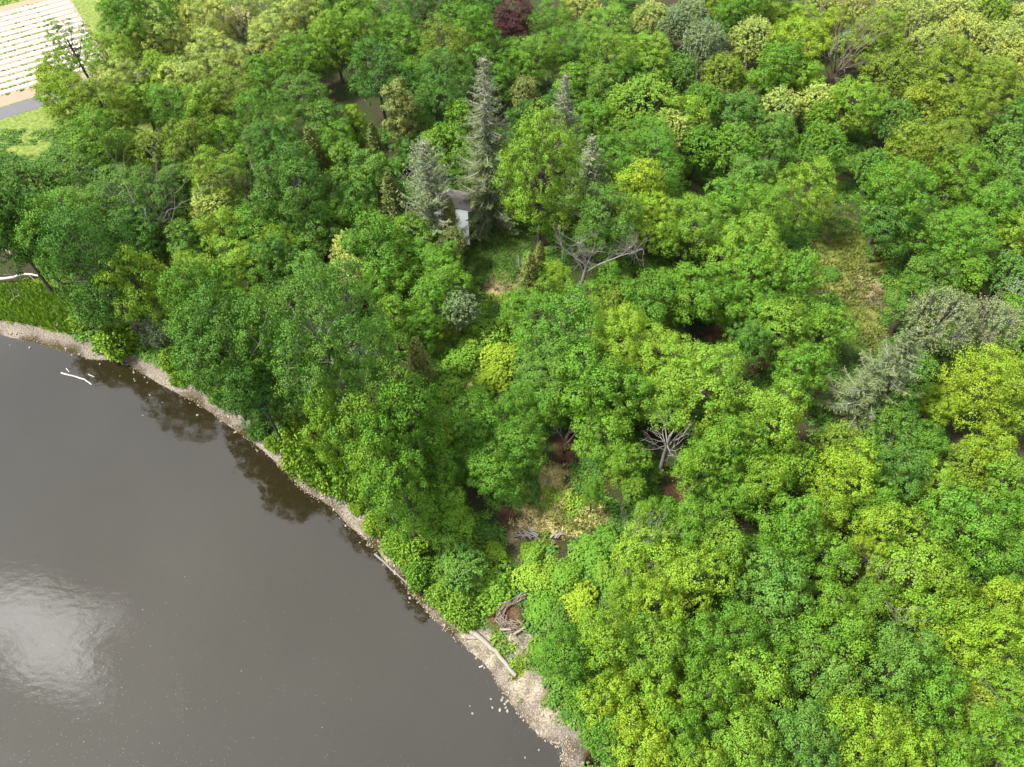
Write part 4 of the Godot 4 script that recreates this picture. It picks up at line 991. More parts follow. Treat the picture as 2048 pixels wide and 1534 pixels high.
func on_ground(x: float, z: float, sink := 0.0) -> Vector3:
	return Vector3(x, ground_y(x, z) - sink, z)


const COVER = {
	"lawn": [0.06, 0.095, 0.018], "lawngold": [0.105, 0.125, 0.03], "straw": [0.3, 0.26, 0.11], "tan": [0.17, 0.145, 0.075],
	"litter": [0.07, 0.042, 0.025], "weedy": [0.1, 0.14, 0.016], "sand": [0.19, 0.17, 0.135],
}


func ground_texture() -> ImageTexture:
	var im := Image.create(TW, TH, false, Image.FORMAT_RGB8)
	var sx := float(NX - 1) / TW
	var sz := float(NZ - 1) / TH
	for j in TH:
		var z := Z0 + (j + 0.5) * sz
		for i in TW:
			var x := X0 + (i + 0.5) * sx
			var n1 := blotch.get_noise_2d(x, z)
			var d := dist_at(x, z)
			var c: Color
			if d < 5.5:
				d += n1 * 1.8
				if d < -0.2:
					c = Color(0.055, 0.046, 0.015) * (1.0 + 0.7 * n1)
				elif d < 0.55:
					c = Color(0.095, 0.08, 0.062) * (1.0 + 0.5 * n1)
				elif d < 2.4:
					c = Color(0.15, 0.135, 0.115) * (1.0 + 0.5 * n1)
				else:
					c = Color(0.07, 0.095, 0.022) * (1.0 + 0.8 * n1)
			else:
				c = Color(0.036, 0.032, 0.018).lerp(Color(0.026, 0.045, 0.011), clampf(0.5 + 1.6 * n1, 0, 1))
			im.set_pixel(i, j, c.linear_to_srgb())
	for p in PATCHES:
		var pc: Array = COVER[p[4]]
		var base := Color(pc[0], pc[1], pc[2])
		var i0 := maxi(0, int((p[0] - p[2] * 1.4 - X0) / sx))
		var i1 := mini(TW - 1, int((p[0] + p[2] * 1.4 - X0) / sx))
		var j0 := maxi(0, int((p[1] - p[3] * 1.4 - Z0) / sz))
		var j1 := mini(TH - 1, int((p[1] + p[3] * 1.4 - Z0) / sz))
		for j in range(j0, j1 + 1):
			var z := Z0 + (j + 0.5) * sz
			for i in range(i0, i1 + 1):
				var x := X0 + (i + 0.5) * sx
				var ex: float = (x - p[0]) / p[2]
				var ez: float = (z - p[1]) / p[3]
				var n1 := blotch.get_noise_2d(x * 1.7 + 90.0, z * 1.7)
				var w := clampf((1.0 - sqrt(ex * ex + ez * ez) + n1 * 0.9) * 2.6, 0.0, 1.0)
				if w > 0.0 and dist_at(x, z) > -0.2:
					var n2 := blotch.get_noise_2d(x * 4.0, z * 4.0 + 300.0)
					im.set_pixel(i, j, im.get_pixel(i, j).srgb_to_linear().lerp(base * (1.0 + 0.9 * n2), w).linear_to_srgb())
	return ImageTexture.create_from_image(im)


func build_ground() -> void:
	dist.resize(NX * NZ)
	for j in NZ:
		for i in NX:
			dist[j * NX + i] = shore_distance(X0 + i, Z0 + j)
	var m := StandardMaterial3D.new()
	m.resource_name = "earth"
	m.albedo_texture = ground_texture()
	m.roughness = 0.95
	m.metallic_specular = 0.2
	m.detail_enabled = true
	m.detail_blend_mode = BaseMaterial3D.BLEND_MODE_MUL
	m.detail_uv_layer = BaseMaterial3D.DETAIL_UV_2
	m.uv2_triplanar = true
	m.uv2_world_triplanar = true
	m.uv2_scale = Vector3(0.16, 0.16, 0.16)
	m.detail_albedo = grain(0.05, Color(0.45, 0.43, 0.4), Color(1, 1, 1), 512, 8)
	var xs := PackedFloat32Array([-2500.0, -900.0, -300.0])
	var zs := PackedFloat32Array([-2500.0, -900.0, -350.0])
	for i in NX:
		xs.append(X0 + i)
	for j in NZ:
		zs.append(Z0 + j)
	xs.append_array(PackedFloat32Array([300.0, 900.0, 2500.0]))
	zs.append_array(PackedFloat32Array([300.0, 900.0, 2500.0]))
	var p := PackedVector3Array()
	var n := PackedVector3Array()
	var uv := PackedVector2Array()
	var ix := PackedInt32Array()
	for z in zs:
		for x in xs:
			var y := ground_y(clampf(x, X0, X0 + NX - 1), clampf(z, Z0, Z0 + NZ - 1))
			p.append(Vector3(x, y, z))
			var e := 0.4
			n.append(Vector3(ground_y(x - e, z) - ground_y(x + e, z), 2 * e, ground_y(x, z - e) - ground_y(x, z + e)).normalized())
			uv.append(Vector2(clampf((x - X0) / (NX - 1), 0.001, 0.999), clampf((z - Z0) / (NZ - 1), 0.001, 0.999)))
	var w := xs.size()
	for j in zs.size() - 1:
		for i in w - 1:
			var k := j * w + i
			ix.append_array(PackedInt32Array([k, k + 1, k + w, k + 1, k + w + 1, k + w]))
	var a := []
	a.resize(Mesh.ARRAY_MAX)
	a[Mesh.ARRAY_VERTEX] = p
	a[Mesh.ARRAY_NORMAL] = n
	a[Mesh.ARRAY_TEX_UV] = uv
	a[Mesh.ARRAY_INDEX] = ix
	var am := ArrayMesh.new()
	am.add_surface_from_arrays(Mesh.PRIMITIVE_TRIANGLES, a)
	var g := part("ground", am, m, self)
	tag(g, "wooded ground with leaf litter, lawn patches and a gravel shore", "ground", "", "structure")


func build_water() -> void:
	var m := StandardMaterial3D.new()
	m.resource_name = "river_water"
	m.albedo_color = Color(lin(0.0085, 0.0068, 0.0028), 0.82)
	m.transparency = BaseMaterial3D.TRANSPARENCY_ALPHA
	m.roughness = 0.035
	m.metallic_specular = 0.5
	m.normal_enabled = true
	var f := FastNoiseLite.new()
	f.seed = 12
	f.frequency = 0.012
	f.fractal_octaves = 4
	var t := NoiseTexture2D.new()
	t.width = 1024
	t.height = 1024
	t.seamless = true
	t.noise = f
	t.as_normal_map = true
	t.bump_strength = 6.0
	m.normal_texture = t
	m.normal_scale = 0.05
	m.uv1_triplanar = true
	m.uv1_world_triplanar = true
	m.uv1_scale = Vector3(0.045, 0.045, 0.075)
	var b := Bag.new()
	b.quad(Vector3(-2500, 0, -200), Vector3(2500, 0, -200), Vector3(2500, 0, 2500), Vector3(-2500, 0, 2500))
	var w := part("water", b.mesh(), m, self)
	tag(w, "still murky brown-grey water mirroring the clouds and bank trees", "water", "", "structure")


# ---------------------------------------------------------------- field at the upper left

func strip(b: Bag, o: Vector3, along: Vector3, across: Vector3, a0: float, a1: float, c0: float, c1: float, y: float, tint := Color.WHITE) -> void:
	var up := Vector3(0, y, 0)
	b.quad(o + along * a0 + across * c0 + up, o + along * a1 + across * c0 + up, o + along * a1 + across * c1 + up, o + along * a0 + across * c1 + up, tint)


func build_field() -> void:
	var along := Vector3(0.833, 0, -0.553)
	var across := Vector3(-0.553, 0, -0.833)
	var o := Vector3(-84.9, 1.62, -106.0)
	var soil := plain("dry_soil", lin(0.16, 0.13, 0.095))
	soil.albedo_texture = grain(0.03, Color(0.75, 0.72, 0.7), Color(1, 1, 1), 512, 4)
	soil.uv1_triplanar = true
	soil.uv1_world_triplanar = true
	soil.uv1_scale = Vector3(0.25, 0.25, 0.25)
	var film := plain("white_film", lin(0.31, 0.305, 0.295), 0.45, 0.5)
	var grass := plain("hay_grass", lin(0.1, 0.125, 0.025))
	grass.albedo_texture = grain(0.02, Color(0.55, 0.65, 0.5), Color(1, 0.98, 0.9), 512, 5)
	grass.uv1_triplanar = true
	grass.uv1_world_triplanar = true
	grass.uv1_scale = Vector3(0.12, 0.12, 0.12)
	var tar := plain("tarmac", lin(0.075, 0.074, 0.08))
	tar.albedo_texture = grain(0.05, Color(0.7, 0.7, 0.7), Color(1, 1, 1), 256, 6)
	tar.uv1_triplanar = true
	tar.uv1_world_triplanar = true
	var crop := plain("crop_leaf", lin(0.05, 0.13, 0.02))
	var b := Bag.new()
	strip(b, o, along, across, -200, 40, -30, 160, 0.0)
	var hay := part("meadow", b.mesh(), grass, self)
	tag(hay, "mown yellow-green meadow between the tarmac lane and the wood", "meadow", "", "structure")
	b = Bag.new()
	strip(b, o, along, across, -200, 40, -3.4, 0.0, 0.02)
	tag(part("road", b.mesh(), tar, self), "dark tarmac lane between pale field edge and meadow", "road", "", "structure")
	b = Bag.new()
	strip(b, o, along, across, -200, 19.0, 0.25, 36.0, 0.03)
	var field := part("field", b.mesh(), soil, self)
	tag(field, "pale dry field striped with white plastic-covered rows", "field", "", "structure")
	var rows := 15
	for k in rows:
		b = Bag.new()
		var c := 4.6 + k * 2.0
		var end := 18.4 + rf(-0.4, 0.4)
		var prev := Vector2.ZERO
		var prof := [Vector2(-0.48, 0.035), Vector2(-0.4, 0.16), Vector2(-0.2, 0.2), Vector2(0.2, 0.2), Vector2(0.4, 0.16), Vector2(0.48, 0.035)]
		for s in range(0, 43):
			var a0 := end - s * 5.0
			var a1 := end - (s + 1) * 5.0
			for q in prof.size() - 1:
				var p0: Vector2 = prof[q]
				var p1: Vector2 = prof[q + 1]
				b.quad(o + along * a1 + across * (c + p0.x) + Vector3(0, p0.y, 0), o + along * a0 + across * (c + p0.x) + Vector3(0, p0.y, 0), o + along * a0 + across * (c + p1.x) + Vector3(0, p1.y, 0), o + along * a1 + across * (c + p1.x) + Vector3(0, p1.y, 0))
		part("plastic_row", b.mesh(), film, field)
	# weeds in the furrows between the covered rows
	var w := Bag.new()
	for k in rows + 1:
		var green := rf(0.3, 1.0) if k > 2 else 1.0
		for s in 260:
			if rng.randf() > green * 0.8:
				continue
			var q := o + along * rf(-45, 15) + across * (4.6 + (k - 0.5) * 2.0 + rf(-0.2, 0.2)) + Vector3(0, 0.12, 0)
			w.leaf(q, (Vector3.UP + rdir() * 0.5).normalized(), rdir(), rf(0.3, 0.6), 0.4, tint_of(0.25))
	var wd := part("furrow_weeds", w.mesh(), leaf_mats["o"], self)
	tag(wd, "thin green weeds growing in furrows between white rows", "weeds", "", "stuff")
	var cr := Bag.new()
	for k in 9000:
		var q := o + along * rf(-60, 12) + across * rf(36.6, 62.0) + Vector3(0, rf(0.1, 0.5), 0)
		cr.leaf(q, (Vector3.UP + rdir() * 0.6).normalized(), rdir(), rf(0.35, 0.7), 0.4, tint_of(0.2))
	var cw := part("crop_plants", cr.mesh(), leaf_mats["b"], self)
	tag(cw, "dense green crop beyond the far edge of the striped field", "crop", "", "stuff")


# ---------------------------------------------------------------- things

func limb(b: Bag, pts: Array, r0: float, r1: float, sides := 7) -> void:
	for k in pts.size() - 1:
		var a := float(k) / (pts.size() - 1)
		var e := float(k + 1) / (pts.size() - 1)
		b.tube(pts[k], pts[k + 1], lerpf(r0, r1, a), lerpf(r0, r1, e), sides)


func v3(a: Array) -> Vector3:
	return Vector3(a[0], a[1], a[2])


func log_thing(called: String, pts: Array, r0: float, r1: float, mat: String, label: String, category: String, lift := 0.6, snags := 3) -> void:
	var b := Bag.new()
	var w := []
	for q in pts:
		var p := v3(q)
		p.y = maxf(ground_y(p.x, p.z), -0.02) + r0 * lift
		w.append(p)
	var o: Vector3 = w[0]
	var fine := []
	for k in w.size() - 1:
		for s in 4:
			var p: Vector3 = (w[k] as Vector3).lerp(w[k + 1], s / 4.0)
			fine.append(p - o + Vector3(rf(-1, 1), rf(-0.4, 0.4), rf(-1, 1)) * r0 * 0.3)
	fine.append(w[w.size() - 1] - o)
	limb(b, fine, r0, r1)
	var t := thing(called, o, label, category)
	part("trunk", b.mesh(), mats[mat], t)
	for k in snags:
		var q := Bag.new()
		var at: Vector3 = fine[1 + rng.randi() % (fine.size() - 2)]
		twigs(q, at, (rdir() + Vector3(0, 0.3, 0)).normalized(), r0 * rf(4, 9), r0 * 0.3, 1)
		part("branch", q.mesh(), mats[mat], t)


func bare_tree(at: Vector3, l: float, r: float, depth: int, count: int, spread: float, label: String, mat := "grey_wood") -> void:
	var t := thing("dead_tree", at, label, "dead tree", "leafless dead trees")
	var b := Bag.new()
	b.tube(Vector3(0, -0.4, 0), Vector3(0, l * 0.35, 0), r * 1.3, r, 7)
	part("trunk", b.mesh(), mats[mat], t)
	for k in count:
		var q := Bag.new()
		var a := TAU * k / count + rf(-0.4, 0.4)
		twigs(q, Vector3(0, l * rf(0.15, 0.35), 0), Vector3(cos(a) * spread, 1.0, sin(a) * spread).normalized(), l * rf(0.5, 0.75), r * 0.6, depth, 0.7)
		part("branch", q.mesh(), mats[mat], t)


func spruce(at: Array, R: float, o: Dictionary, colour: String, label: String, lean := Vector2.ZERO) -> void:
	var s := conifer(R, at[2], o)
	var t := thing("spruce_tree", on_ground(at[0], at[1]), label, "spruce", "grey thinning spruces")
	part("trunk", s[0], mats["weathered_bark"], t)
	part("crown", s[1], leaf_mats[colour], t)
	t.rotation = Vector3(lean.x, rf(0, TAU), lean.y)


func stick_pile(called: String, centre: Vector3, rx: float, rz: float, n: int, l: float, r: float, label: String, mat: String, turn := 0.0, wild := 0.6) -> void:
	var t := thing(called, centre, label, "wood pile")
	for k in n:
		var b := Bag.new()
		var a := turn + rf(-wild, wild)
		var at := Vector3(rf(-rx, rx), 0.1 + 0.5 * float(k) / n, rf(-rz, rz))
		var d := Vector3(cos(a), rf(-0.12, 0.12), sin(a)) * l * rf(0.4, 1.0) * 0.5
		var q := r * rf(0.5, 1.3)
		b.tube(at - d, at, q, q * 0.9, 6)
		b.tube(at, at + d + rdir() * l * 0.06, q * 0.9, q * 0.55, 6)
		part("stick", b.mesh(), mats[mat], t)


func build_house() -> void:
	var c := v3(HOUSE[0])
	var t := thing("house", Vector3(c.x, 1.45, c.z), "white gabled house half hidden behind cedars and a dying spruce", "house")
	t.rotation.y = 0.06
	var w := 4.4
	var d := 2.8
	var h := 6.4
	var rise := 0.7
	var white := plain("white_paint", lin(0.74, 0.74, 0.72), 0.6)
	var roofing := plain("roof_shingle", lin(0.09, 0.08, 0.075), 0.9)
	var y := 0.0
	var wall := Node3D.new()
	wall.name = "wall"
	t.add_child(wall)
	var core := Bag.new()
	core.quad(Vector3(-w, 0, 0), Vector3(-w, h, 0), Vector3(0, h, 0), Vector3(0, 0, 0))
	core.quad(Vector3(0, 0, 0), Vector3(0, h, 0), Vector3(0, h, -d), Vector3(0, 0, -d))
	core.quad(Vector3(-w, 0, -d), Vector3(-w, h, -d), Vector3(-w, h, 0), Vector3(-w, 0, 0))
	core.quad(Vector3(0, 0, -d), Vector3(0, h, -d), Vector3(-w, h, -d), Vector3(-w, 0, -d))
	core.quad(Vector3(-w, h, 0), Vector3(-w * 0.5, h + rise, 0), Vector3(-w * 0.5, h + rise, 0), Vector3(0, h, 0))
	core.quad(Vector3(0, h, -d), Vector3(-w * 0.5, h + rise, -d), Vector3(-w * 0.5, h + rise, -d), Vector3(-w, h, -d))
	part("core", core.mesh(), white, wall)
	var n := int(h / 0.28)
	for k in n:
		var b := Bag.new()
		var y0 := k * 0.28
		b.quad(Vector3(-w, y0, 0.035), Vector3(-w, y0 + 0.275, 0.008), Vector3(0.03, y0 + 0.275, 0.008), Vector3(0.03, y0, 0.035))
		b.quad(Vector3(-w, y0, 0.004), Vector3(-w, y0, 0.035), Vector3(0.03, y0, 0.035), Vector3(0.03, y0, 0.004))
		part("board", b.mesh(), white, wall)
	var tr := Bag.new()
	tr.quad(Vector3(-0.14, 0, 0.05), Vector3(-0.14, h, 0.05), Vector3(0.05, h, 0.05), Vector3(0.05, 0, 0.05))
	tr.quad(Vector3(0.05, 0, 0.05), Vector3(0.05, h, 0.05), Vector3(0.05, h, -0.14), Vector3(0.05, 0, -0.14))
	part("corner_trim", tr.mesh(), white, t)
	for s in [-1.0, 1.0]:
		var b := Bag.new()
		var e := 0.45
		var mx := -w * 0.5
		var ax: float = mx + s * (w * 0.5 + e)
		var ay := h - e * rise / (w * 0.5)
		var top := Vector3(mx, h + rise + 0.02, 0.4)
		var eave := Vector3(ax, ay + 0.02, 0.4)
		var back := Vector3(0, 0, -d - 0.8)
		var th := Vector3(0, 0.14, 0)
		b.quad(top + th, eave + th, eave + th + back, top + th + back)
		b.quad(top, eave, eave + back, top + back)
		b.quad(top, top + th, eave + th, eave)
		b.quad(eave, eave + th, eave + th + back, eave + back)
		part("roof", b.mesh(), roofing, t)


func build_stones() -> void:
	var kinds := []
	for k in 6:
		var s := SphereMesh.new()
		s.radial_segments = 9
		s.rings = 5
		var a := s.get_mesh_arrays()
		var p: PackedVector3Array = a[Mesh.ARRAY_VERTEX]
		for q in p.size():
			var v := p[q] * 2.0
			p[q] = v * (1.0 + 0.5 * noise.get_noise_3d(v.x * 40.0 + k * 70.0, v.y * 40.0, v.z * 40.0)) * Vector3(1.0, 0.6, 0.8)
		var st := SurfaceTool.new()
		a[Mesh.ARRAY_VERTEX] = p
		var am := ArrayMesh.new()
		am.add_surface_from_arrays(Mesh.PRIMITIVE_TRIANGLES, a)
		st.create_from(am, 0)
		st.generate_normals()
		kinds.append(st.commit())
	for k in STONES.size():
		var s: Array = STONES[k]
		var o := part("stone", kinds[k % 6], mats["pale_stone"] if k % 3 else mats["tan_stone"], self)
		o.position = Vector3(s[0], maxf(ground_y(s[0], s[1]), -0.02) + s[2] * 0.15, s[1])
		o.scale = Vector3.ONE * s[2] * rf(0.45, 0.95)
		o.rotation.y = rf(0, TAU)
		var where := "beside the white curved branch off the gravel shore" if s[0] < -40 else "off the muddy shore under overhanging trees" if s[0] < -8 else "in the bright cluster off the sandy bank"
		tag(o, "small pale stone breaking the water " + where, "stone", "pale stones " + where)
	# gravel along the waterline
	var mm := MultiMesh.new()
	mm.transform_format = MultiMesh.TRANSFORM_3D
	mm.use_colors = true
	mm.mesh = kinds[1]
	var list := []
	while list.size() < 3000:
		var k := rng.randi() % (SHORE.size() - 4) + 2
		var a := Vector2(SHORE[k][0], SHORE[k][1]).lerp(Vector2(SHORE[k + 1][0], SHORE[k + 1][1]), rng.randf())
		a += Vector2(rf(-1, 1), rf(-1, 1)) * rf(0.2, 2.6)
		var d := dist_at(a.x, a.y)
		if d > -1.2 and d < 2.3:
			var sz := rf(0.03, 0.09) * (2.0 if rng.randf() < 0.06 else 1.0)
			list.append([Transform3D(Basis.from_euler(Vector3(0, rf(0, TAU), 0)).scaled(Vector3.ONE * sz), Vector3(a.x, ground_y(a.x, a.y) + sz * 0.2, a.y)), rf(0.5, 1.2)])
	mm.instance_count = list.size()
	for k in list.size():
		mm.set_instance_transform(k, list[k][0])
		mm.set_instance_color(k, Color(list[k][1], list[k][1] * 0.96, list[k][1] * 0.9))
	var g := MultiMeshInstance3D.new()
	g.name = "gravel"
	g.multimesh = mm
	g.material_override = mats["tan_stone"]
	add_child(g)
	tag(g, "loose pebbles strewn along the waterline", "gravel", "", "stuff")


func build_foam() -> void:
	var b := Bag.new()
	var list := 0
	while list < 600:
		var x := rf(-46, 4)
		var z := rf(-32, -7)
		var w := clampf((-x + 2.0) / 46.0, 0, 1) * clampf((z + 32.0) / 22.0, 0, 1)
		if rng.randf() > w * w * 1.3 + 0.02 or dist_at(x, z) > -2.0:
			continue
		list += 1
		var r := rf(0.008, 0.024) * (1.6 if rng.randf() < 0.1 else 1.0)
		var k := b.p.size()
		b.p.append(Vector3(x, 0.005 + r * 0.3, z))
		b.n.append(Vector3.UP)
		b.c.append(Color.WHITE)
		for j in 6:
			var a := TAU * j / 6
			b.p.append(Vector3(x + cos(a) * r * rf(0.7, 1.3), 0.004, z + sin(a) * r * rf(0.7, 1.3)))
			b.n.append(Vector3(cos(a), 1, sin(a)).normalized())
			b.c.append(Color.WHITE)
		for j in 6:
			b.i.append_array(PackedInt32Array([k, k + 1 + j, k + 1 + (j + 1) % 6]))
	var o := part("foam_flecks", b.mesh(), mats["foam"], self)
	tag(o, "tiny white foam flecks drifting on the open water", "foam", "", "stuff")


func scatter(called: String, mesh: Mesh, spots: Array, mat: Material, label: String, category: String) -> void:
	var mm := MultiMesh.new()
	mm.transform_format = MultiMesh.TRANSFORM_3D
	mm.use_colors = true
	mm.mesh = mesh
	mm.instance_count = spots.size()
	for k in spots.size():
		mm.set_instance_transform(k, spots[k][0])
		mm.set_instance_color(k, spots[k][1])
	var g := MultiMeshInstance3D.new()
	g.name = called
	g.multimesh = mm
	g.material_override = mat
	add_child(g)
	tag(g, label, category, "", "stuff")


func build_cover() -> void:
	var weed := Bag.new()
	for k in 34:
		var d := (rdir() * Vector3(1, 0.5, 1) + Vector3(0, 0.5, 0)).normalized()
		weed.leaf(d * rf(0.15, 0.55), (d * 0.5 + Vector3.UP + rdir() * 0.5).normalized(), d, rf(0.14, 0.26), 0.34, tint_of(0.2))
	var tuft := Bag.new()
	for k in 26:
		var d := (rdir() * Vector3(1, 0.2, 1) * 0.6 + Vector3(0, 0.7, 0)).normalized()
		var at := Vector3(rf(-0.3, 0.3), 0, rf(-0.3, 0.3))
		tuft.leaf(at + d * 0.14, d.cross(rdir()).normalized(), d, rf(0.25, 0.45), 0.07, tint_of(0.2))
	var spots := []
	var blades := []
	var m: Material = leaf_mats["white"]
	var gm := {"lawn": [0.05, 0.105, 0.016], "lawngold": [0.12, 0.14, 0.03], "straw": [0.32, 0.28, 0.11], "tan": [0.13, 0.115, 0.055], "weedy": [0.14, 0.19, 0.018], "litter": [0.06, 0.06, 0.02], "sand": [0.13, 0.16, 0.04]}
	for p in PATCHES:
		var area: float = p[2] * p[3] * 3.14
		var dens: float = {"lawn": 3.0, "lawngold": 3.0, "straw": 2.2, "tan": 1.2, "weedy": 4.0, "litter": 0.3, "sand": 0.25}[p[4]]
		var c: Array = gm[p[4]]
		for k in int(area * dens):
			var a := rf(0, TAU)
			var r := sqrt(rng.randf()) * 1.05
			var x: float = p[0] + cos(a) * r * p[2]
			var z: float = p[1] + sin(a) * r * p[3]
			if dist_at(x, z) < 0.8:
				continue
			var f := rf(0.7, 1.3) * (1.0 + 0.5 * blotch.get_noise_2d(x, z))
			var tall: float = 1.0 if p[4] != "lawn" else 0.55
			var tr := Transform3D(Basis.from_euler(Vector3(0, rf(0, TAU), 0)).scaled(Vector3(1.2, tall * rf(0.6, 1.2), 1.2)), on_ground(x, z, 0.03))
			blades.append([tr, Color(c[0] * f, c[1] * f, c[2] * f)])
			if p[4] == "weedy" and rng.randf() < 0.45:
				var e := rf(0.6, 1.5)
				spots.append([Transform3D(Basis.from_euler(Vector3(0, rf(0, TAU), 0)).scaled(Vector3.ONE * e), on_ground(x, z, 0.05)), Color(0.07 * f, 0.13 * f, 0.014)])
	# plants under the trees and along the foot of the bank
	var tries := 0
	while spots.size() < 26000 and tries < 90000:
		tries += 1
		var x := rf(-85, 60)
		var z := rf(-100, -4)
		if absf(x) > 12.0 - z * 0.75:
			continue
		var d := dist_at(x, z)
		if d < 1.9:
			continue
		var open := false
		for p in PATCHES:
			var ex: float = (x - p[0]) / p[2]
			var ez: float = (z - p[1]) / p[3]
			if p[4] != "weedy" and ex * ex + ez * ez < 1.0:
				open = true
				break
		if open:
			continue
		if d > 9.0 and blotch.get_noise_2d(x * 0.8, z * 0.8) < -0.12:
			continue
		var s := rf(0.7, 1.7)
		var f := rf(0.75, 1.25)
		var c := Color(0.036, 0.085, 0.012) if rng.randf() < 0.75 else Color(0.07, 0.125, 0.014)
		spots.append([Transform3D(Basis.from_euler(Vector3(0, rf(0, TAU), 0)).scaled(Vector3(s, s * rf(0.6, 1.3), s)), on_ground(x, z, 0.05)), Color(c.r * f, c.g * f, c.b * f)])
	scatter("undergrowth", weed.mesh(), spots, m, "low leafy weeds and saplings covering the ground under the trees", "undergrowth")
	scatter("grass", tuft.mesh(), blades, m, "grass and dry straw growing on the open clearings", "grass")
	# tall bright grass behind the gravel at the left end of the shore
	var reeds := []
	for k in 2600:
		var x := rf(-74, -56)
		var z := rf(-66, -57)
		var d := dist_at(x, z)
		if d < 2.2 or d > 7.5:
			continue
		var f := rf(0.75, 1.25)
		reeds.append([Transform3D(Basis.from_euler(Vector3(rf(-0.2, 0.2), rf(0, TAU), rf(-0.2, 0.2))).scaled(Vector3(1.3, rf(1.8, 3.2), 1.3)), on_ground(x, z, 0.03)), Color(0.115 * f, 0.2 * f, 0.022 * f)])
	scatter("tall_grass", tuft.mesh(), reeds, m, "tall bright green grass behind the gravel shore", "grass")


# ---------------------------------------------------------------- scene

func cloudy_sky() -> ImageTexture:
	var w := 768
	var h := 384
	var im := Image.create(w, h, false, Image.FORMAT_RGBF)
	var f := FastNoiseLite.new()
	f.seed = 21
	f.frequency = 1.1
	f.fractal_octaves = 5
	var sun := Vector3(-0.58, 0.814, 0.019).normalized()
	var gap := Vector3(-0.523, 0.817, -0.242).normalized()
	for j in h:
		var el := PI * 0.5 - PI * (j + 0.5) / h
		for i in w:
			var az := TAU * (i + 0.5) / w
			var d := Vector3(sin(az) * cos(el), sin(el), -cos(az) * cos(el))
			if el < -0.05:
				im.set_pixel(i, j, Color(0.12, 0.14, 0.08))
				continue
			var q := d / maxf(0.18, d.y + 0.12)
			var n := f.get_noise_3d(q.x, q.y, q.z)
			var n2 := f.get_noise_3d(q.x * 3.0 + 9.0, q.y * 3.0, q.z * 3.0)
			var v := 0.98 + 0.26 * n + 0.12 * n2
			var c := Color(0.93, 0.985, 1.09).lerp(Color(0.985, 0.99, 1.0), clampf(0.5 + n, 0, 1)) * v
			var s := d.dot(sun)
			c += Color(1.0, 0.97, 0.9) * (0.55 * exp(-(1.0 - s) / 0.05))
			# brighter break in the cloud next to the veiled sun
			var b := acos(clampf(d.dot(gap), -1, 1)) / 0.078 + 1.1 * f.get_noise_3d(d.x * 7.0, d.y * 7.0, d.z * 7.0) + 0.4 * f.get_noise_3d(d.x * 22.0, d.y * 22.0, d.z * 22.0)
			c += Color(1.0, 0.98, 0.95) * (2.0 * smoothstep(1.15, 0.0, b))
			im.set_pixel(i, j, c)
	return ImageTexture.create_from_image(im)


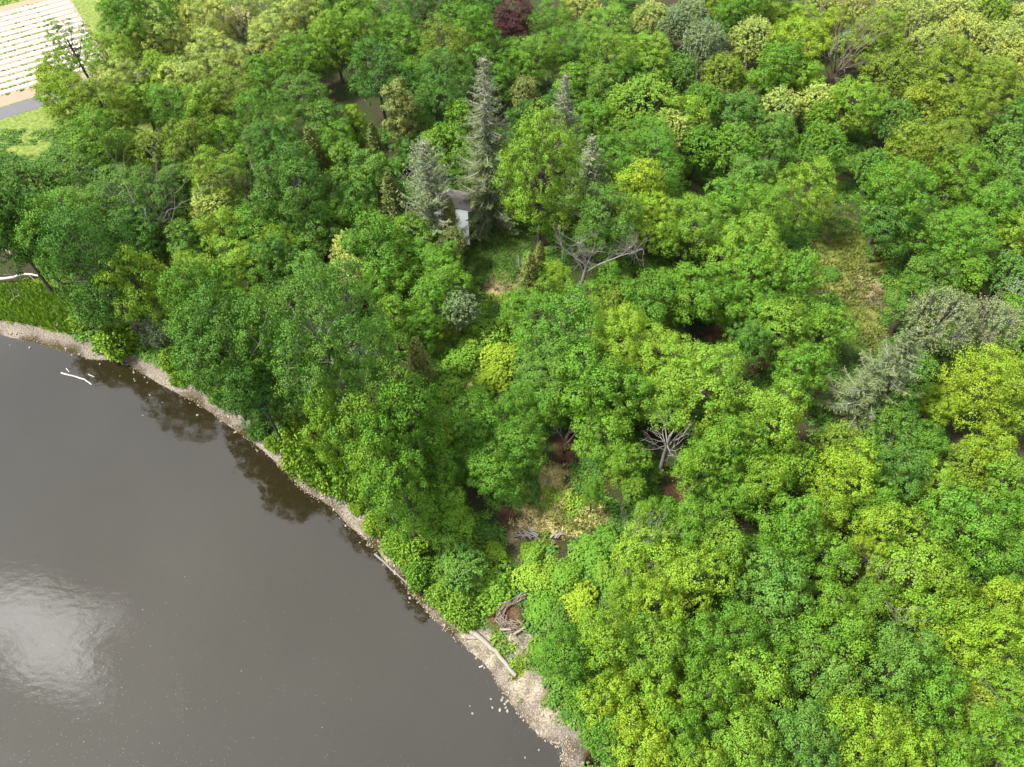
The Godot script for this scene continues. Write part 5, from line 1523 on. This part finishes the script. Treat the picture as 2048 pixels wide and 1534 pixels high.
func _ready() -> void:
	rng.seed = 77
	noise.seed = 3
	noise.frequency = 0.03
	noise.fractal_octaves = 3
	blotch.seed = 9
	blotch.frequency = 0.16
	blotch.fractal_octaves = 4
	var cam := Camera3D.new()
	cam.name = "camera"
	cam.fov = 56.75
	cam.far = 6000.0
	cam.near = 0.5
	cam.position = Vector3(0, 70, 0)
	cam.rotation_degrees = Vector3(-54, 0, 0)
	add_child(cam)
	cam.current = true
	var env := Environment.new()
	env.background_mode = Environment.BG_SKY
	var sky := Sky.new()
	var pano := PanoramaSkyMaterial.new()
	pano.panorama = cloudy_sky()
	sky.sky_material = pano
	env.sky = sky
	env.ambient_light_source = Environment.AMBIENT_SOURCE_SKY
	env.background_energy_multiplier = 0.73
	env.tonemap_mode = Environment.TONE_MAPPER_LINEAR
	env.tonemap_exposure = 4.1
	env.sdfgi_enabled = true
	env.ssao_enabled = true
	env.ssil_enabled = true
	var we := WorldEnvironment.new()
	we.name = "environment"
	we.environment = env
	add_child(we)
	var sun := DirectionalLight3D.new()
	sun.name = "sun"
	sun.light_energy = 1.6
	sun.light_angular_distance = 8.0
	sun.light_color = Color(1.0, 0.975, 0.93)
	sun.shadow_enabled = true
	add_child(sun)
	sun.look_at_from_position(Vector3.ZERO, -Vector3(-0.58, 0.814, 0.019), Vector3.UP)

	plain("bark", lin(0.07, 0.064, 0.055))
	plain("pale_bark", lin(0.13, 0.13, 0.115))
	plain("weathered_bark", lin(0.13, 0.128, 0.108))
	plain("grey_wood", lin(0.15, 0.145, 0.135))
	plain("brown_wood", lin(0.16, 0.125, 0.1))
	plain("drift", lin(0.2, 0.185, 0.16))
	plain("bleached", lin(0.25, 0.24, 0.215))
	plain("pale_stone", lin(0.11, 0.105, 0.095))
	plain("tan_stone", lin(0.13, 0.115, 0.095))
	plain("foam", lin(0.17, 0.17, 0.165))
	for w in ["bark", "pale_bark", "grey_wood", "brown_wood", "drift"]:
		var m: StandardMaterial3D = mats[w]
		m.albedo_texture = grain(0.04, Color(0.55, 0.53, 0.5), Color(1, 1, 1), 256, 11)
		m.uv1_triplanar = true
		m.uv1_scale = Vector3(1.6, 0.35, 1.6)
	leafy("g", 0.05, 0.115, 0.0095)
	leafy("d", 0.036, 0.086, 0.011)
	leafy("b", 0.048, 0.106, 0.014)
	leafy("y", 0.092, 0.156, 0.01)
	leafy("l", 0.078, 0.146, 0.012)
	leafy("m", 0.083, 0.148, 0.01)
	leafy("o", 0.078, 0.12, 0.011)
	leafy("s", 0.09, 0.125, 0.05)
	leafy("p", 0.155, 0.2, 0.04)  # pale foliage, lightened further to paint in sunlight along the top
	leafy("u", 0.035, 0.014, 0.016)
	leafy("f", 0.085, 0.105, 0.026)
	leafy("t", 0.23, 0.22, 0.09)
	leafy("spruce", 0.068, 0.092, 0.036)
	leafy("white", 1.0, 1.0, 1.0)

	build_ground()
	build_water()
	build_field()
	build_house()
	build_shapes()
	for t in PLANTS:
		var bush: bool = t[0] == "shrub"
		var group := "shrubs in the clearings and along the bank" if bush else "cedars scattered among the broadleaf trees" if t[0] == "cedar_tree" else "broadleaf trees of the wood"
		var wood := "pale_bark" if t[7] in ["s", "p", "t"] or t[6] == "broad0" else "bark"
		var o := plant(t[0], on_ground(t[1], t[2]), t[6], t[7], t[8], "shrub" if bush else "tree", group, wood)
		o.scale = Vector3(t[3], t[4], t[3])
		o.rotation.y = t[5]
	var grey := {"bare_top": 1.0, "bare_needles": 0.35, "droop": -0.4, "curl": 0.28, "top_rise": 0.0, "cone": 0.65, "bare_low": 0.1}
	spruce(SPRUCE[0], 5.6, grey, "spruce", "tallest grey spruce with bare upper boughs behind the small lawn")
	spruce(SPRUCE[1], 4.4, grey, "spruce", "slim grey spruce with pointed bare top behind the tall light tree")
	spruce(SPRUCE[2], 5.6, {"bare_top": 1.0, "bare_low": 0.65, "bare_needles": 0.3, "droop": -0.25, "curl": 0.55, "top_rise": 0.3, "gap": 0.6, "cone": 0.6}, "s", "dying spruce with upturned pale boughs beside the white house")
	spruce(SPRUCE[3], 4.4, {"bare_top": 0.8, "bare_low": 0.5, "bare_needles": 0.4, "droop": -0.2}, "s", "thin grey spruce right of the tall light tree by the lawn")
	spruce(SPRUCE[4], 5.6, {"bare_top": 0.1, "bare_low": 0.3, "bare_needles": 0.4, "droop": -0.3, "curl": 0.3}, "spruce", "full grey-green spruce standing below the curved grassy clearing")

	# dead wood standing
	var db := []
	for q in DEADBIG:
		db.append(v3(q))
	var o: Vector3 = db[0]
	o.y = ground_y(o.x, o.z)
	var dead := thing("dead_tree", o, "big grey dead tree with one long bare limb reaching right", "dead tree", "leafless dead trees")
	var b := Bag.new()
	limb(b, [Vector3(0, -0.4, 0), db[1] - o, db[2] - o, db[3] - o], 0.3, 0.2, 9)
	part("trunk", b.mesh(), mats["grey_wood"], dead)
	for path in [[3, 4, 5], [3, 6, 7], [3, 8], [2, 9, 10, 11], [10, 12]]:
		b = Bag.new()
		var pts := []
		for k in path:
			pts.append(db[k] - o)
		limb(b, pts, 0.14 if path[0] == 2 else 0.09, 0.035, 6)
		for s in 16:
			var k := rng.randi() % (pts.size() - 1)
			var at: Vector3 = (pts[k] as Vector3).lerp(pts[k + 1], rf(0.2, 1.0))
			twigs(b, at, (rdir() + Vector3(0, 0.5, 0)).normalized(), rf(0.8, 1.7), 0.035, 2)
		part("limb", b.mesh(), mats["grey_wood"], dead)
	var bo := v3(BROKEN[0])
	bo.y = ground_y(bo.x, bo.z)
	var snag := thing("dead_tree", bo, "leafless broken trunk with thin bare side branches in the canopy gap", "dead tree", "leafless dead trees")
	b = Bag.new()
	limb(b, [Vector3(0, -0.4, 0), v3(BROKEN[1]) - bo, v3(BROKEN[2]) - bo, v3(BROKEN[2]) - bo + Vector3(0.3, 0.9, -0.2)], 0.3, 0.06, 9)
	part("trunk", b.mesh(), mats["grey_wood"], snag)
	for k in 12:
		b = Bag.new()
		var a := TAU * k / 12.0
		twigs(b, (v3(BROKEN[1]) - bo) * rf(0.7, 1.6), Vector3(cos(a), 0.8, sin(a)).normalized(), rf(1.4, 2.4), 0.09, 2)
		part("branch", b.mesh(), mats["grey_wood"], snag)
	bare_tree(on_ground(BR[0], BR[2]), 6.5, 0.14, 3, 5, 0.4, "bare grey bush-like dead tree right of the sunny straw clearing")
	bare_tree(on_ground(BRb[0], BRb[2]), 9.0, 0.16, 3, 7, 0.3, "bare pinkish-grey brush between green crowns below the upper left wood", "brown_wood")
	bare_tree(on_ground(BRc[0], BRc[2]), 10.0, 0.18, 3, 6, 0.45, "bare grey dead tree in the dark gap of the left wood")
	bare_tree(on_ground(BRd[0], BRd[2]), 11.0, 0.2, 3, 9, 0.45, "bare tangled grey brush among pale trees at upper right", "brown_wood")
	bare_tree(on_ground(BRe[0], BRe[2]), 13.0, 0.2, 3, 6, 0.3, "bare upright stems at the top edge right of the yellow-green trees", "brown_wood")
	bare_tree(on_ground(BRf[0], BRf[2]), 7.5, 0.16, 3, 4, 0.22, "bare forked dead limbs between yellow-green crowns at lower right")
	bare_tree(on_ground(BRg[0], BRg[2]), 7.5, 0.16, 3, 3, 0.22, "bare pale dead branches near the lower right corner")
	bare_tree(on_ground(BRh[0], BRh[2]), 4.0, 0.08, 2, 4, 0.4, "small dead sapling in the gap above the sunny straw clearing")
	bare_tree(on_ground(BRi[0], BRi[2]), 4.0, 0.08, 3, 5, 0.9, "low dead brush left of the big grey dead tree")
	bare_tree(on_ground(BRj[0], BRj[2]), 5.0, 0.08, 3, 7, 0.6, "grey bare-stemmed bush leaning over the gravel shore")

	# fallen wood
	log_thing("fallen_log", LOG_LONG, 0.3, 0.2, "drift", "long pale fallen log lying along the sandy bank", "log", 0.6, 1)
	log_thing("fallen_log", LOG_WATER, 0.14, 0.08, "grey_wood", "thin grey log lying in the water along the muddy shore", "log", 0.3, 2)
	log_thing("driftwood_branch", BRANCH, 0.1, 0.06, "bleached", "white curved branch floating off the gravel shore", "branch", 0.4, 1)
	log_thing("driftwood_branch", TWIG_A, 0.05, 0.03, "bleached", "short white stick floating above the white curved branch", "branch", 0.3, 0)
	log_thing("driftwood_branch", TWIG_B, 0.05, 0.03, "bleached", "short white stick floating right of the white curved branch", "branch", 0.3, 0)
	log_thing("fallen_log", TRUNK_A, 0.2, 0.1, "bleached", "pale crooked fallen trunk above the tall grass at the left edge", "log", 3.5, 2)
	log_thing("fallen_log", TRUNK_B, 0.17, 0.08, "drift", "grey fallen trunk lying across the tall grass at the left edge", "log", 2.5, 3)
	log_thing("fallen_log", TRUNK_C, 0.16, 0.1, "bleached", "white fallen trunk poking from the trees at the left edge", "log", 9.0, 1)
	log_thing("fallen_log", STUMP_D, 0.22, 0.16, "drift", "short grey log standing out of the tall grass by the shore", "log", 1.2, 1)
	log_thing("fallen_log", LOG_E, 0.13, 0.1, "drift", "pale cut log at the left end of the driftwood heap", "log", 3.0, 0)
	log_thing("fallen_log", LOG_F, 0.13, 0.1, "drift", "pale cut log at the right end of the driftwood heap", "log", 3.0, 0)
	log_thing("driftwood_branch", FORK, 0.09, 0.04, "drift", "pale branch lying at the lower end of the sandy bank", "branch", 0.4, 1)
	log_thing("driftwood_branch", SHOREBIT, 0.07, 0.05, "bleached", "short pale stick at the water's edge below the long log", "branch", 0.6, 1)
	var heap := thing("driftwood_heap", v3(HEAP[2]) * Vector3(1, 0, 1) + Vector3(0, ground_y(HEAP[2][0], HEAP[2][2]), 0), "curved heap of grey driftwood sticks beside the sandy bank", "wood pile")
	var ho := heap.position
	var route := [v3(HEAP_N[0]), v3(HEAP_N[1]), v3(HEAP_N[2]), v3(HEAP[0]), v3(HEAP[1]), v3(HEAP[2]), v3(HEAP[3]), v3(HEAP[4])]
	for k in 170:
		b = Bag.new()
		var u := rng.randf() * 6.99
		var i := int(u)
		var at: Vector3 = (route[i] as Vector3).lerp(route[i + 1], u - i)
		var d: Vector3 = (route[i + 1] - route[i]).normalized()
		at += Vector3(rf(-0.45, 0.45), 0, rf(-0.45, 0.45)) * (0.5 if i < 3 else 1.0)
		at.y = ground_y(at.x, at.z) + rf(0.05, 0.6)
		d = (d + rdir() * 0.45) * rf(0.4, 1.0)
		d.y *= 0.3
		b.tube(at - d * 0.6 - ho, at + d * 0.6 - ho, rf(0.02, 0.06), 0.015, 5)
		part("stick", b.mesh(), mats["brown_wood"] if k % 3 else mats["drift"], heap)
	stick_pile("log_pile", on_ground(PILE_A[0][0], PILE_A[0][2]), 0.9, 0.35, 26, 1.3, 0.09, "grey log pile at the left side of the sunny straw clearing", "grey_wood", 0.4)
	stick_pile("log_pile", on_ground(PILE_B[0][0], PILE_B[0][2]), 0.6, 0.3, 15, 1.1, 0.08, "small pale log pile in the middle of the sunny straw clearing", "drift", -0.6)
	stick_pile("brush_pile", on_ground(PILE_C[0][0], PILE_C[0][2]), 0.6, 0.7, 30, 1.3, 0.05, "dark brown brush pile right of the driftwood heap", "brown_wood", 1.1, 1.2)
	var pp := on_ground(POST[0][0], POST[0][2])
	var post := thing("white_post", pp, "leaning white post at the edge of the small mown lawn", "post")
	b = Bag.new()
	b.tube(Vector3(0, -0.2, 0), Vector3(-0.25, 2.1, 0), 0.13, 0.05, 6)
	part("stake", b.mesh(), mats["bleached"], post)
	b = Bag.new()
	b.tube(Vector3(-0.4, -0.2, 0.1), Vector3(-0.38, 2.0, 0.1), 0.03, 0.03, 5)
	part("rod", b.mesh(), mats["bleached"], post)
	build_stones()
	build_foam()
	build_cover()
